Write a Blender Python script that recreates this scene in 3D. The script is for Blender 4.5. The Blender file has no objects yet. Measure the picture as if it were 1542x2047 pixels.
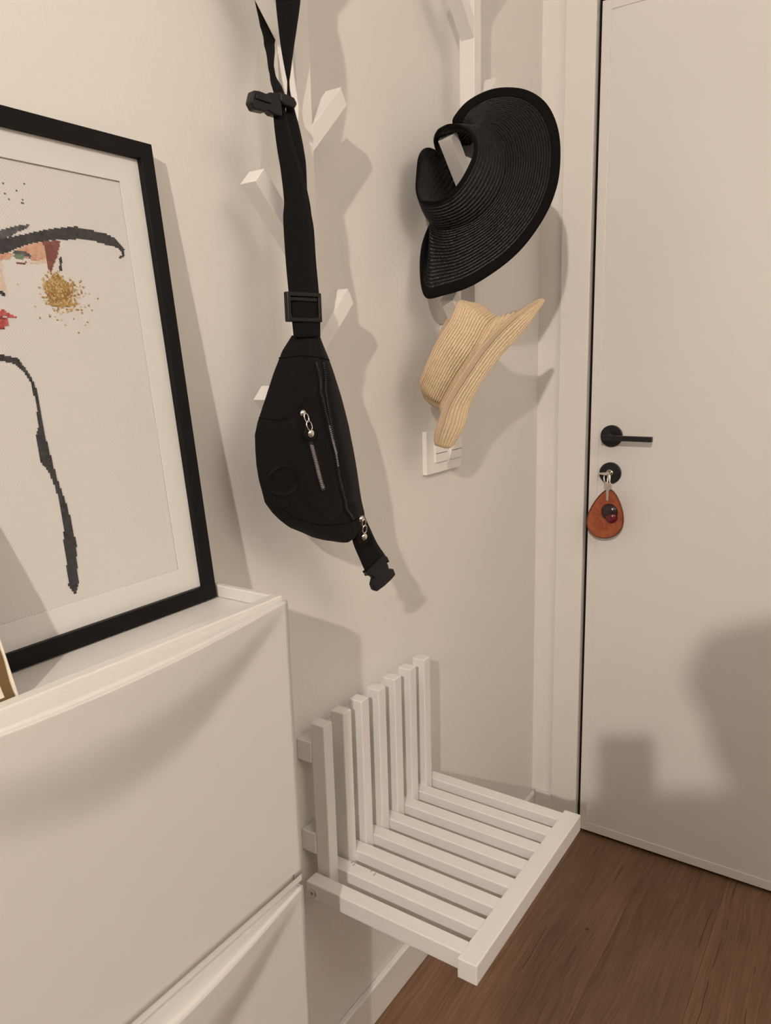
import bpy, bmesh, math, random
from mathutils import Vector, Matrix, noise

random.seed(7)
scene = bpy.context.scene
col = scene.collection

# ------------------------------------------------------------------ camera
F_PX = 1505.17
YAW, PITCH, ROLL = 0.596936, -0.202606, -0.027124
CAM = Vector((0.759934, -1.820571, 1.293226))
cam_data = bpy.data.cameras.new('camera')
cam_data.sensor_fit = 'VERTICAL'
cam_data.sensor_height = 36.0
cam_data.lens = 36.0 * F_PX / 2047.0
cam_data.clip_start = 0.02
cam = bpy.data.objects.new('camera', cam_data)
col.objects.link(cam)
fwd = Vector((-math.sin(YAW) * math.cos(PITCH), math.cos(YAW) * math.cos(PITCH), math.sin(PITCH)))
rgt0 = Vector((math.cos(YAW), math.sin(YAW), 0.0))
up0 = rgt0.cross(fwd)
rgt = math.cos(ROLL) * rgt0 + math.sin(ROLL) * up0
upv = -math.sin(ROLL) * rgt0 + math.cos(ROLL) * up0
cam.matrix_world = Matrix(((rgt.x, upv.x, -fwd.x, CAM.x), (rgt.y, upv.y, -fwd.y, CAM.y),
                           (rgt.z, upv.z, -fwd.z, CAM.z), (0, 0, 0, 1)))
scene.camera = cam

# ------------------------------------------------------------------ world, lamps, exposure
world = bpy.data.worlds.new('world')
scene.world = world
world.use_nodes = True
world.node_tree.nodes['Background'].inputs['Color'].default_value = (0.02, 0.018, 0.016, 1)
world.node_tree.nodes['Background'].inputs['Strength'].default_value = 0.2
vs = scene.view_settings
vs.view_transform = 'Standard'
vs.look = 'None'
vs.gamma = 1.0
vs.use_curve_mapping = False
vs.exposure = -0.12

def lamp(name, kind, loc, power, color, size=0.1, rot=(0, 0, 0), size_y=None):
    d = bpy.data.lights.new(name, kind)
    d.energy = power
    d.color = color
    if kind == 'AREA':
        d.shape = 'DISK' if size_y is None else 'RECTANGLE'
        d.size = size
        if size_y:
            d.size_y = size_y
    else:
        d.shadow_soft_size = size
    o = bpy.data.objects.new(name, d)
    o.location = loc
    o.rotation_euler = rot
    col.objects.link(o)
    return o

WARM = (1.0, 0.885, 0.77)
SPOT_DIR = Vector((0.22, -0.30, 0.85)) - Vector((1.30, -3.60, 2.30))
key = lamp('spot_lamp', 'SPOT', (1.30, -3.60, 2.30), 220, WARM, 0.028)
key.rotation_euler = SPOT_DIR.to_track_quat('-Z', 'Y').to_euler()
key.data.spot_size = math.radians(78)
key.data.spot_blend = 0.6
lamp('fill_up_right', 'AREA', (2.2, -1.6, 1.85), 32, WARM, 0.5, (math.pi, 0, 0))  # added fill, not a known fixture: lights the ceiling for ambient bounce
lamp('fill_up_rear', 'AREA', (1.5, -4.3, 1.85), 33, WARM, 0.5, (math.pi, 0, 0))  # second added fill further back, also aimed up for soft ambient light
lamp('ceiling_lamp', 'AREA', (1.25, -1.95, 2.46), 2.0, WARM, 0.4, (0, 0, 0))

# ------------------------------------------------------------------ materials
M = {}

def new_mat(name, color, rough=0.5, metal=0.0, spec=0.5):
    m = bpy.data.materials.new(name)
    m.use_nodes = True
    b = m.node_tree.nodes['Principled BSDF']
    b.inputs['Base Color'].default_value = (*color, 1)
    b.inputs['Roughness'].default_value = rough
    b.inputs['Metallic'].default_value = metal
    b.inputs['Specular IOR Level'].default_value = spec
    M[name] = m
    return m, m.node_tree, b

def add_bump(nt, b, height_socket, strength=0.2, dist=0.001):
    n = nt.nodes.new('ShaderNodeBump')
    n.inputs['Strength'].default_value = strength
    n.inputs['Distance'].default_value = dist
    nt.links.new(height_socket, n.inputs['Height'])
    nt.links.new(n.outputs['Normal'], b.inputs['Normal'])
    return n

def coords(nt, scale=(1, 1, 1), kind='Object', rot=(0, 0, 0)):
    tc = nt.nodes.new('ShaderNodeTexCoord')
    mp = nt.nodes.new('ShaderNodeMapping')
    mp.inputs['Scale'].default_value = scale
    mp.inputs['Rotation'].default_value = rot
    nt.links.new(tc.outputs[kind], mp.inputs['Vector'])
    return mp.outputs['Vector']

def noise_tex(nt, vec, scale, detail=3.0, rough=0.5, dist=0.0):
    n = nt.nodes.new('ShaderNodeTexNoise')
    n.inputs['Scale'].default_value = scale
    n.inputs['Detail'].default_value = detail
    n.inputs['Roughness'].default_value = rough
    n.inputs['Distortion'].default_value = dist
    nt.links.new(vec, n.inputs['Vector'])
    return n

def ramp(nt, fac, stops):
    r = nt.nodes.new('ShaderNodeValToRGB')
    el = r.color_ramp.elements
    while len(el) < len(stops):
        el.new(0.5)
    for e, (p, c) in zip(el, stops):
        e.position = p
        e.color = (*c, 1)
    nt.links.new(fac, r.inputs['Fac'])
    return r.outputs['Color']

def math_node(nt, op, a, b=None):
    n = nt.nodes.new('ShaderNodeMath')
    n.operation = op
    for i, v in enumerate((a, b)):
        if v is None:
            continue
        if isinstance(v, (int, float)):
            n.inputs[i].default_value = v
        else:
            nt.links.new(v, n.inputs[i])
    return n.outputs[0]

def mixc(nt, fac, a, b, mode='MIX'):
    n = nt.nodes.new('ShaderNodeMix')
    n.data_type = 'RGBA'
    n.blend_type = mode
    for key, v in ((0, fac), (6, a), (7, b)):
        if isinstance(v, (int, float)):
            n.inputs[key].default_value = v
        elif isinstance(v, tuple):
            n.inputs[key].default_value = (*v, 1)
        else:
            nt.links.new(v, n.inputs[key])
    return n.outputs[2]

def painted(name, color, rough, bscale, bstr, var=0.03):
    m, nt, b = new_mat(name, color, rough)
    v = coords(nt)
    n = noise_tex(nt, v, bscale, 4)
    add_bump(nt, b, n.outputs['Fac'], bstr, 0.001)
    n2 = noise_tex(nt, v, 3.0, 2)
    c = tuple(x * (1 - var) for x in color)
    b_in = mixc(nt, n2.outputs['Fac'], c, color)
    nt.links.new(b_in, b.inputs['Base Color'])
    return m

painted('wall_paint', (0.775, 0.75, 0.715), 0.75, 130, 0.35)
painted('ceiling_paint', (0.82, 0.81, 0.79), 0.9, 160, 0.1)
painted('door_paint', (0.73, 0.708, 0.685), 0.33, 60, 0.015, 0.01)
painted('trim_paint', (0.76, 0.735, 0.70), 0.4, 60, 0.03, 0.01)
painted('skirting_paint', (0.78, 0.76, 0.73), 0.4, 60, 0.03, 0.01)
painted('white_lacquer', (0.745, 0.73, 0.712), 0.42, 90, 0.04, 0.02)
painted('rack_lacquer', (0.78, 0.755, 0.725), 0.45, 90, 0.04, 0.02)
painted('white_plastic', (0.68, 0.662, 0.635), 0.38, 250, 0.03, 0.01)
painted('switch_plastic', (0.85, 0.83, 0.79), 0.3, 200, 0.0, 0.0)
painted('frame_black', (0.006, 0.006, 0.0065), 0.5, 120, 0.03, 0.2)
M['frame_black'].node_tree.nodes['Principled BSDF'].inputs['Specular IOR Level'].default_value = 0.16
painted('mat_board', (0.70, 0.69, 0.67), 0.85, 400, 0.08, 0.01)
new_mat('mat_core', (0.88, 0.87, 0.84), 0.8)
new_mat('black_plastic', (0.005, 0.005, 0.0055), 0.36, 0.0, 0.35)
new_mat('black_metal', (0.007, 0.007, 0.008), 0.4, 0.0, 0.4)
new_mat('chrome', (0.75, 0.72, 0.68), 0.18, 1.0)
new_mat('nickel', (0.62, 0.58, 0.52), 0.25, 1.0)
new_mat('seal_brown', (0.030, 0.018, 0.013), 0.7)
new_mat('gold_print', (0.17, 0.10, 0.036), 0.5, 0.3)
new_mat('cream_card', (0.80, 0.74, 0.62), 0.7)
new_mat('bead_dark', (0.025, 0.010, 0.014), 0.18)
new_mat('bead_red', (0.12, 0.008, 0.016), 0.2)
new_mat('slot_grey', (0.16, 0.145, 0.13), 0.6)

# woven black cloth
def cloth(name, color, scale, strength, rough=0.85, sheen=0.03):
    m, nt, b = new_mat(name, color, rough, 0.0, 0.12)
    v = coords(nt)
    n1 = noise_tex(nt, v, scale, 2)
    n2 = noise_tex(nt, v, 35, 4)
    h = math_node(nt, 'ADD', n1.outputs['Fac'], n2.outputs['Fac'])
    add_bump(nt, b, h, strength, 0.0012)
    b.inputs['Sheen Weight'].default_value = sheen
    b.inputs['Sheen Roughness'].default_value = 0.5
    return m
cloth('bag_cloth', (0.0058, 0.0050, 0.0054), 900, 0.45, 0.85, 0.06)
cloth('bag_lining', (0.0025, 0.0025, 0.0025), 900, 0.2)
cloth('webbing', (0.0062, 0.0056, 0.0060), 700, 0.5)
cloth('patch_rubber', (0.0045, 0.0042, 0.0042), 300, 0.3, 0.6)
cloth('zip_tape', (0.0038, 0.0038, 0.004), 1100, 0.4)
new_mat('zip_teeth', (0.022, 0.022, 0.023), 0.3, 0.0, 0.6)
new_mat('zip_teeth_highlight', (0.42, 0.42, 0.43), 0.25, 0.9, 0.7)  # pale copy of the teeth: metal highlight put into the colour

# straw braid
def straw(name, c1, c2, rough, spec):
    m, nt, b = new_mat(name, c1, rough, 0.0, spec)
    v = coords(nt)
    vo = nt.nodes.new('ShaderNodeTexVoronoi')
    vo.inputs['Scale'].default_value = 260
    nt.links.new(v, vo.inputs['Vector'])
    n = noise_tex(nt, v, 60, 3)
    f = math_node(nt, 'MULTIPLY', vo.outputs['Distance'], n.outputs['Fac'])
    nt.links.new(mixc(nt, math_node(nt, 'MULTIPLY', f, 2.2), c1, c2), b.inputs['Base Color'])
    add_bump(nt, b, vo.outputs['Distance'], 0.6, 0.001)
    return m
straw('black_straw', (0.0042, 0.0038, 0.004), (0.009, 0.008, 0.008), 0.38, 0.24)
straw('beige_straw', (0.74, 0.59, 0.40), (0.64, 0.49, 0.31), 0.55, 0.35)
cloth('black_ribbon', (0.0028, 0.0025, 0.0028), 700, 0.2)
cloth('beige_ribbon', (0.60, 0.45, 0.315), 700, 0.2, 0.85, 0.05)

# aida canvas
m, nt, b = new_mat('aida_canvas', (0.72, 0.70, 0.685), 0.9)
v = coords(nt)
ck = nt.nodes.new('ShaderNodeTexChecker')
ck.inputs['Scale'].default_value = 620
ck.inputs['Color1'].default_value = (0.70, 0.685, 0.66, 1)
ck.inputs['Color2'].default_value = (0.60, 0.585, 0.56, 1)
nt.links.new(v, ck.inputs['Vector'])
n = noise_tex(nt, v, 25, 3)
nt.links.new(mixc(nt, math_node(nt, 'MULTIPLY', n.outputs['Fac'], 0.4), ck.outputs['Color'], (0.67, 0.655, 0.63)), b.inputs['Base Color'])
add_bump(nt, b, ck.outputs['Fac'], 0.4, 0.0005)

def thread(name, c1, c2):
    m, nt, b = new_mat(name, c1, 0.75, 0.0, 0.3)
    v = coords(nt)
    n = noise_tex(nt, v, 180, 2)
    nt.links.new(ramp(nt, n.outputs['Fac'], [(0.35, c1), (0.65, c2)]), b.inputs['Base Color'])
    add_bump(nt, b, n.outputs['Fac'], 0.4, 0.0006)
thread('thread_charcoal', (0.022, 0.022, 0.025), (0.05, 0.05, 0.053))
thread('thread_grey', (0.07, 0.07, 0.078), (0.13, 0.13, 0.135))
thread('thread_auburn', (0.19, 0.055, 0.045), (0.27, 0.095, 0.07))
thread('thread_skin', (0.62, 0.30, 0.20), (0.70, 0.46, 0.34))
thread('thread_pale_skin', (0.74, 0.57, 0.45), (0.70, 0.60, 0.52))
thread('thread_green', (0.06, 0.12, 0.07), (0.20, 0.28, 0.18))
thread('thread_gold', (0.30, 0.16, 0.035), (0.52, 0.34, 0.11))
thread('thread_gold_light', (0.56, 0.42, 0.22), (0.62, 0.47, 0.26))
thread('thread_red', (0.42, 0.05, 0.055), (0.55, 0.13, 0.12))
thread('thread_dark_red', (0.22, 0.025, 0.035), (0.30, 0.06, 0.06))

# glass pane: clear with a fresnel reflection
m = bpy.data.materials.new('pane_glass'); m.use_nodes = True; M['pane_glass'] = m
nt = m.node_tree; nt.nodes.clear()
out = nt.nodes.new('ShaderNodeOutputMaterial'); mx = nt.nodes.new('ShaderNodeMixShader')
tr = nt.nodes.new('ShaderNodeBsdfTransparent'); gl = nt.nodes.new('ShaderNodeBsdfGlossy'); lw = nt.nodes.new('ShaderNodeLayerWeight')
gl.inputs['Roughness'].default_value = 0.03
nt.links.new(math_node(nt, 'ADD', math_node(nt, 'MULTIPLY', math_node(nt, 'POWER', lw.outputs['Facing'], 5.0), 0.45), 0.02), mx.inputs[0]); nt.links.new(tr.outputs[0], mx.inputs[1]); nt.links.new(gl.outputs[0], mx.inputs[2])
nt.links.new(mx.outputs[0], out.inputs[0])

# brown oak look planks
m, nt, b = new_mat('oak_plank', (0.14, 0.08, 0.045), 0.42, 0.0, 0.35)
oi = nt.nodes.new('ShaderNodeObjectInfo')
tc = nt.nodes.new('ShaderNodeTexCoord')
off = nt.nodes.new('ShaderNodeVectorMath'); off.operation = 'ADD'
sc_ = nt.nodes.new('ShaderNodeVectorMath'); sc_.operation = 'SCALE'
cmb = nt.nodes.new('ShaderNodeCombineXYZ')
for i in range(3):
    nt.links.new(oi.outputs['Random'], cmb.inputs[i])
sc_.inputs['Scale'].default_value = 17.0
nt.links.new(cmb.outputs[0], sc_.inputs[0])
nt.links.new(tc.outputs['Object'], off.inputs[0]); nt.links.new(sc_.outputs[0], off.inputs[1])
mp = nt.nodes.new('ShaderNodeMapping'); mp.inputs['Scale'].default_value = (1, 0.09, 1)
nt.links.new(off.outputs[0], mp.inputs['Vector'])
# the grain bends round a knot here and there
wv = noise_tex(nt, off.outputs[0], 4.5, 2, 0.5, 0.0)
wsub = nt.nodes.new('ShaderNodeVectorMath'); wsub.operation = 'SUBTRACT'; wsub.inputs[1].default_value = (0.5, 0.5, 0.5)
nt.links.new(wv.outputs['Color'], wsub.inputs[0])
wscl = nt.nodes.new('ShaderNodeVectorMath'); wscl.operation = 'MULTIPLY'; wscl.inputs[1].default_value = (0.030, 0.0, 0.0)
nt.links.new(wsub.outputs[0], wscl.inputs[0])
wadd = nt.nodes.new('ShaderNodeVectorMath'); wadd.operation = 'ADD'
nt.links.new(mp.outputs[0], wadd.inputs[0]); nt.links.new(wscl.outputs[0], wadd.inputs[1])
gv = wadd.outputs[0]
g1 = noise_tex(nt, gv, 26, 7, 0.6, 0.5)
mp2 = nt.nodes.new('ShaderNodeMapping'); mp2.inputs['Scale'].default_value = (1, 0.25, 1)
nt.links.new(gv, mp2.inputs['Vector'])
g2 = noise_tex(nt, mp2.outputs[0], 330, 3, 0.6, 0.0)
g3 = noise_tex(nt, off.outputs[0], 3.6, 3, 0.5, 0.4)
c1 = ramp(nt, g1.outputs['Fac'], [(0.30, (0.108, 0.057, 0.030)), (0.5, (0.191, 0.107, 0.061)), (0.70, (0.284, 0.166, 0.099))])
c2 = mixc(nt, 0.6, c1, ramp(nt, g2.outputs['Fac'], [(0.36, (0.099, 0.051, 0.028)), (0.62, (0.264, 0.153, 0.090))]))
c3 = mixc(nt, 0.35, c2, ramp(nt, g3.outputs['Fac'], [(0.3, (0.125, 0.066, 0.036)), (0.7, (0.231, 0.135, 0.079))]))
# hairline splits running with the grain
sep = nt.nodes.new('ShaderNodeSeparateXYZ'); nt.links.new(gv, sep.inputs[0])
fx_ = math_node(nt, 'FRACT', math_node(nt, 'MULTIPLY', sep.outputs[0], 13.0))
crk = math_node(nt, 'ABSOLUTE', math_node(nt, 'SUBTRACT', fx_, 0.5))
msk = noise_tex(nt, off.outputs[0], 5.5, 2)
crk2 = math_node(nt, 'MULTIPLY', math_node(nt, 'LESS_THAN', crk, 0.011), math_node(nt, 'GREATER_THAN', msk.outputs['Fac'], 0.60))
c4 = mixc(nt, math_node(nt, 'MULTIPLY', crk2, 0.75), c3, (0.024, 0.012, 0.007))
# small knots
vk = nt.nodes.new('ShaderNodeTexVoronoi'); vk.inputs['Scale'].default_value = 6.5
nt.links.new(off.outputs[0], vk.inputs['Vector'])
kn = math_node(nt, 'LESS_THAN', math_node(nt, 'ADD', vk.outputs['Distance'], math_node(nt, 'MULTIPLY', g2.outputs['Fac'], 0.06)), 0.06)
c5 = mixc(nt, math_node(nt, 'MULTIPLY', kn, 0.7), c4, (0.02, 0.010, 0.006))
tone = math_node(nt, 'ADD', math_node(nt, 'MULTIPLY', oi.outputs['Random'], 0.16), 0.92)
sc2 = nt.nodes.new('ShaderNodeVectorMath'); sc2.operation = 'SCALE'
nt.links.new(c5, sc2.inputs[0]); nt.links.new(tone, sc2.inputs['Scale'])
nt.links.new(sc2.outputs[0], b.inputs['Base Color'])
add_bump(nt, b, g2.outputs['Fac'], 0.25, 0.0006)

# leather fob
m, nt, b = new_mat('fob_leather', (0.42, 0.13, 0.04), 0.45)
v = coords(nt)
n = noise_tex(nt, v, 38, 4, 0.6, 0.8)
nt.links.new(ramp(nt, n.outputs['Fac'], [(0.3, (0.24, 0.045, 0.02)), (0.6, (0.36, 0.10, 0.032)), (0.8, (0.42, 0.14, 0.045))]), b.inputs['Base Color'])
add_bump(nt, b, n.outputs['Fac'], 0.3, 0.001)
new_mat('fob_edge', (0.13, 0.035, 0.016), 0.5)
new_mat('fob_print', (0.30, 0.045, 0.022), 0.5)

# what the photographer wears
cloth('shirt_cloth', (0.10, 0.11, 0.13), 500, 0.3)
cloth('trouser_cloth', (0.03, 0.035, 0.05), 500, 0.3)
new_mat('skin', (0.56, 0.36, 0.27), 0.5)
new_mat('hair', (0.05, 0.03, 0.02), 0.6)
new_mat('sock', (0.05, 0.05, 0.055), 0.9)

# ------------------------------------------------------------------ mesh helpers
ORIGIN = {}

def link(name, verts, faces, mat, parent=None, smooth=False, mods=(), base=None):
    """one mesh object; verts in world metres. A child is stored relative to its parent's origin."""
    if parent is not None:
        org = ORIGIN[parent.name]
    else:
        org = Vector(base) if base is not None else Vector((0, 0, 0))
    me = bpy.data.meshes.new(name)
    me.from_pydata([tuple(Vector(v) - org) for v in verts], [], faces)
    bm = bmesh.new(); bm.from_mesh(me)
    bmesh.ops.recalc_face_normals(bm, faces=bm.faces)
    bm.to_mesh(me); bm.free()
    me.materials.append(M[mat])
    if smooth:
        for p in me.polygons:
            p.use_smooth = True
    o = bpy.data.objects.new(name, me)
    col.objects.link(o)
    if parent is not None:
        o.parent = parent
        ORIGIN[o.name] = org
    else:
        o.location = org
        ORIGIN[o.name] = org
    for mod in mods:
        if mod[0] == 'BEVEL':
            md = o.modifiers.new('bevel', 'BEVEL'); md.width = mod[1]; md.segments = mod[2]; md.limit_method = 'ANGLE'; md.angle_limit = 0.6
        elif mod[0] == 'SOLIDIFY':
            md = o.modifiers.new('solidify', 'SOLIDIFY'); md.thickness = mod[1]; md.offset = mod[2]
        elif mod[0] == 'SUBSURF':
            md = o.modifiers.new('subsurf', 'SUBSURF'); md.levels = mod[1]; md.render_levels = mod[1]
    return o

def thing(name, loc, label, cat, group=None):
    o = bpy.data.objects.new(name, None)
    o.empty_display_size = 0.05
    o.location = loc
    col.objects.link(o)
    ORIGIN[o.name] = Vector(loc)
    return tag(o, label, cat, group)

def tag(o, label, cat, group=None):
    o['label'] = label
    o['category'] = cat
    if group:
        o['group'] = group
    return o

def structure(o, label=None):
    o['kind'] = 'structure'
    if label:
        o['label'] = label
    return o

BOXF = [(0, 1, 3, 2), (4, 6, 7, 5), (0, 4, 5, 1), (2, 3, 7, 6), (0, 2, 6, 4), (1, 5, 7, 3)]

def box_vf(lo, hi):
    v = [(x, y, z) for x in (lo[0], hi[0]) for y in (lo[1], hi[1]) for z in (lo[2], hi[2])]
    return v, list(BOXF)

def join_vf(*parts):
    V, F = [], []
    for v, f in parts:
        k = len(V)
        V += list(v)
        F += [tuple(i + k for i in q) for q in f]
    return V, F

def box(name, lo, hi, mat, parent=None, bev=0.0015, seg=2, **kw):
    v, f = box_vf(lo, hi)
    return link(name, v, f, mat, parent, mods=(('BEVEL', bev, seg),) if bev else (), **kw)

def prism_vf(poly, fn, d0, d1):
    """poly: list of 2D points, fn(a, b, d) -> world point; extruded from depth d0 to d1"""
    n = len(poly)
    v = [fn(a, b, d0) for a, b in poly] + [fn(a, b, d1) for a, b in poly]
    f = [tuple(range(n))[::-1], tuple(range(n, 2 * n))]
    f += [(i, (i + 1) % n, n + (i + 1) % n, n + i) for i in range(n)]
    return v, f

def prism(name, poly, fn, d0, d1, mat, parent=None, bev=0.0, **kw):
    v, f = prism_vf(poly, fn, d0, d1)
    return link(name, v, f, mat, parent, mods=(('BEVEL', bev, 2),) if bev else (), **kw)

def frame_axes(d):
    d = Vector(d).normalized()
    a = Vector((0, 0, 1)) if abs(d.z) < 0.9 else Vector((1, 0, 0))
    u = d.cross(a).normalized()
    return d, u, d.cross(u).normalized()

def tube_vf(path, rad, seg=12, closed=False):
    path = [Vector(p) for p in path]
    n = len(path)
    V, F = [], []
    prev = None
    for i, p in enumerate(path):
        if closed:
            t = path[(i + 1) % n] - path[i - 1]
        else:
            t = path[min(i + 1, n - 1)] - path[max(i - 1, 0)]
        t.normalize()
        if prev is None:
            _, u, w = frame_axes(t)
        else:
            u = (prev - t * prev.dot(t)).normalized()
            w = t.cross(u)
        prev = u
        r = rad[i] if isinstance(rad, (list, tuple)) else rad
        V += [p + (u * math.cos(2 * math.pi * k / seg) + w * math.sin(2 * math.pi * k / seg)) * r for k in range(seg)]
    for i in range(n if closed else n - 1):
        a, b2 = i * seg, ((i + 1) % n) * seg
        F += [(a + k, a + (k + 1) % seg, b2 + (k + 1) % seg, b2 + k) for k in range(seg)]
    if not closed:
        F.append(tuple(range(seg))[::-1])
        F.append(tuple(range((n - 1) * seg, n * seg)))
    return V, F

def tube(name, path, rad, mat, parent=None, seg=12, closed=False, **kw):
    v, f = tube_vf(path, rad, seg, closed)
    return link(name, v, f, mat, parent, smooth=True, **kw)

def disc_vf(c, axis, r, th, seg=40, bev=0.0012):
    """round plate standing along axis from c"""
    d, u, w = frame_axes(axis)
    c = Vector(c)
    V, F = [], []
    prof = [(r, 0.0), (r, th - bev), (r - bev, th)]
    for rr, h in prof:
        V += [c + d * h + (u * math.cos(2 * math.pi * k / seg) + w * math.sin(2 * math.pi * k / seg)) * rr for k in range(seg)]
    for i in range(len(prof) - 1):
        F += [(i * seg + k, i * seg + (k + 1) % seg, (i + 1) * seg + (k + 1) % seg, (i + 1) * seg + k) for k in range(seg)]
    F.append(tuple(range(seg))[::-1])
    F.append(tuple(range(2 * seg, 3 * seg)))
    return V, F

def disc(name, c, axis, r, th, mat, parent=None, seg=40, **kw):
    v, f = disc_vf(c, axis, r, th, seg)
    return link(name, v, f, mat, parent, **kw)

def dome_vf(c, axis, r, h, seg=16, rings=5):
    d, u, w = frame_axes(axis)
    c = Vector(c)
    V, F = [], []
    for i in range(rings):
        t = i / rings * math.pi / 2
        V += [c + d * h * math.sin(t) + (u * math.cos(2 * math.pi * k / seg) + w * math.sin(2 * math.pi * k / seg)) * r * math.cos(t) for k in range(seg)]
    V.append(c + d * h)
    for i in range(rings - 1):
        F += [(i * seg + k, i * seg + (k + 1) % seg, (i + 1) * seg + (k + 1) % seg, (i + 1) * seg + k) for k in range(seg)]
    F += [((rings - 1) * seg + k, (rings - 1) * seg + (k + 1) % seg, len(V) - 1) for k in range(seg)]
    F.append(tuple(range(seg))[::-1])
    return V, F

def grid_faces(nu, nv, closed=False):
    """vertex index = i*nv + j"""
    F = []
    for i in range(nu if closed else nu - 1):
        for j in range(nv - 1):
            a = i * nv + j
            b2 = ((i + 1) % nu) * nv + j
            F.append((a, b2, b2 + 1, a + 1))
    return F

def interp(pts, t):
    """piecewise linear through pts (lists of tuples), t in 0..1"""
    x = t * (len(pts) - 1)
    i = min(int(x), len(pts) - 2)
    f = x - i
    return tuple(a + (b2 - a) * f for a, b2 in zip(pts[i], pts[i + 1]))

def catmull(pts, t, closed=False):
    n = len(pts)
    x = t * (n if closed else n - 1)
    i = int(math.floor(x))
    if not closed:
        i = min(i, n - 2)
    f = x - i
    g = (lambda k: pts[k % n]) if closed else (lambda k: pts[max(0, min(n - 1, k))])
    p0, p1, p2, p3 = (g(i + k) for k in (-1, 0, 1, 2))
    return tuple(0.5 * (2 * b2 + (c - a) * f + (2 * a - 5 * b2 + 4 * c - d) * f * f + (-a + 3 * b2 - 3 * c + d) * f ** 3)
                 for a, b2, c, d in zip(p0, p1, p2, p3))

def by_height(pts, z):
    """x of a polyline of (x, z) points at height z (z falls along the list)"""
    for (x0, z0), (x1, z1) in zip(pts, pts[1:]):
        if z0 >= z >= z1:
            f = (z0 - z) / max(1e-9, z0 - z1)
            return x0 + (x1 - x0) * f
    return pts[0][0] if z > pts[0][1] else pts[-1][0]

def smooth01(t):
    t = max(0.0, min(1.0, t))
    return t * t * (3 - 2 * t)

# ------------------------------------------------------------------ the room
RX, RY, RZ = 2.60, -6.2, 2.50           # far corner of the hall, ceiling height

w = link('wall_left', *box_vf((-0.12, RY, -0.05), (0.0, 0.12, RZ)), 'wall_paint')
structure(w, 'pale warm white painted side wall with a fine roller texture')
DX0, DX1, DZ1 = 0.131, 1.062, 2.062     # door opening
v, f = join_vf(box_vf((0.0, 0.0, -0.05), (DX0 - 0.012, 0.12, RZ)), box_vf((DX1 + 0.012, 0.0, -0.05), (RX, 0.12, RZ)),
               box_vf((DX0 - 0.012, 0.0, DZ1 + 0.012), (DX1 + 0.012, 0.12, RZ)))
structure(link('wall_back', v, f, 'wall_paint'), 'pale warm white wall around the flat door')
structure(link('wall_right', *box_vf((RX, RY, -0.05), (RX + 0.12, 0.12, RZ)), 'wall_paint'))
structure(link('wall_front', *box_vf((-0.12, RY - 0.12, -0.05), (RX + 0.12, RY, RZ)), 'wall_paint'))
structure(link('ceiling', *box_vf((-0.12, RY - 0.12, RZ), (RX + 0.12, 0.12, RZ + 0.1)), 'ceiling_paint'))

floor = structure(box('floor', (-0.1, RY, -0.05), (RX, 0.1, -0.004), 'seal_brown', bev=0), 'dark brown wood look plank floor')
PW, PL = 0.185, 1.22
k = 0
x = -0.035
while x < RX:
    y = 0.08 - 1.04 - ((k * 0.47) % 1.0) * 0.6
    ys = [0.08]
    while y > RY:
        ys.append(y)
        y -= PL
    ys.append(RY)
    for y1, y0 in zip(ys, ys[1:]):
        if y1 - y0 < 0.02:
            continue
        cx, cy = x + PW / 2, (y0 + y1) / 2
        vv, ff = box_vf((x + 0.0002, y0 + 0.0002, -0.004), (x + PW - 0.0002, y1 - 0.0002, 0.0))
        o = link('plank', [(a - cx, b2 - cy, c) for a, b2, c in vv], ff, 'oak_plank', mods=(('BEVEL', 0.0004, 1),))
        o.location = (cx, cy, 0)
        o.parent = floor
    x += PW
    k += 1

# skirting boards
bl = box('baseboard_left', (0.0, RY, 0.0), (0.013, -0.001, 0.082), 'skirting_paint', bev=0.003)
structure(bl, 'low white skirting board along the side wall')
bb = box('baseboard_back', (0.013, -0.013, 0.0), (0.060, 0.0, 0.090), 'skirting_paint', bev=0.003)
structure(bb, 'short piece of white skirting in the corner beside the door casing')
bb2 = box('baseboard_back', (DX1 + 0.075, -0.013, 0.0), (RX, 0.0, 0.082), 'skirting_paint', bev=0.003)
structure(bb2, 'white skirting board to the right of the door')

# door casing
v, f = join_vf(box_vf((0.060, -0.011, 0.0), (DX0, 0.012, DZ1 + 0.07)), box_vf((DX1, -0.011, 0.0), (DX1 + 0.07, 0.012, DZ1 + 0.07)),
               box_vf((DX0, -0.011, DZ1), (DX1, 0.012, DZ1 + 0.07)))
structure(link('trim_1', v, f, 'trim_paint', mods=(('BEVEL', 0.0012, 2),)), 'flat white door casing')
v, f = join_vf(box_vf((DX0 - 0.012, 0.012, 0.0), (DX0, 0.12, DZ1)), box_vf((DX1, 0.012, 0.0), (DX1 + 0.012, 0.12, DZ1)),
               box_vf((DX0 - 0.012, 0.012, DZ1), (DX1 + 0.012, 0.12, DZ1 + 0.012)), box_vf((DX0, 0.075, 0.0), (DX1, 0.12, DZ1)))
structure(link('trim_2', v, f, 'seal_brown'), 'dark rebate behind the edge of the door')

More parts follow.
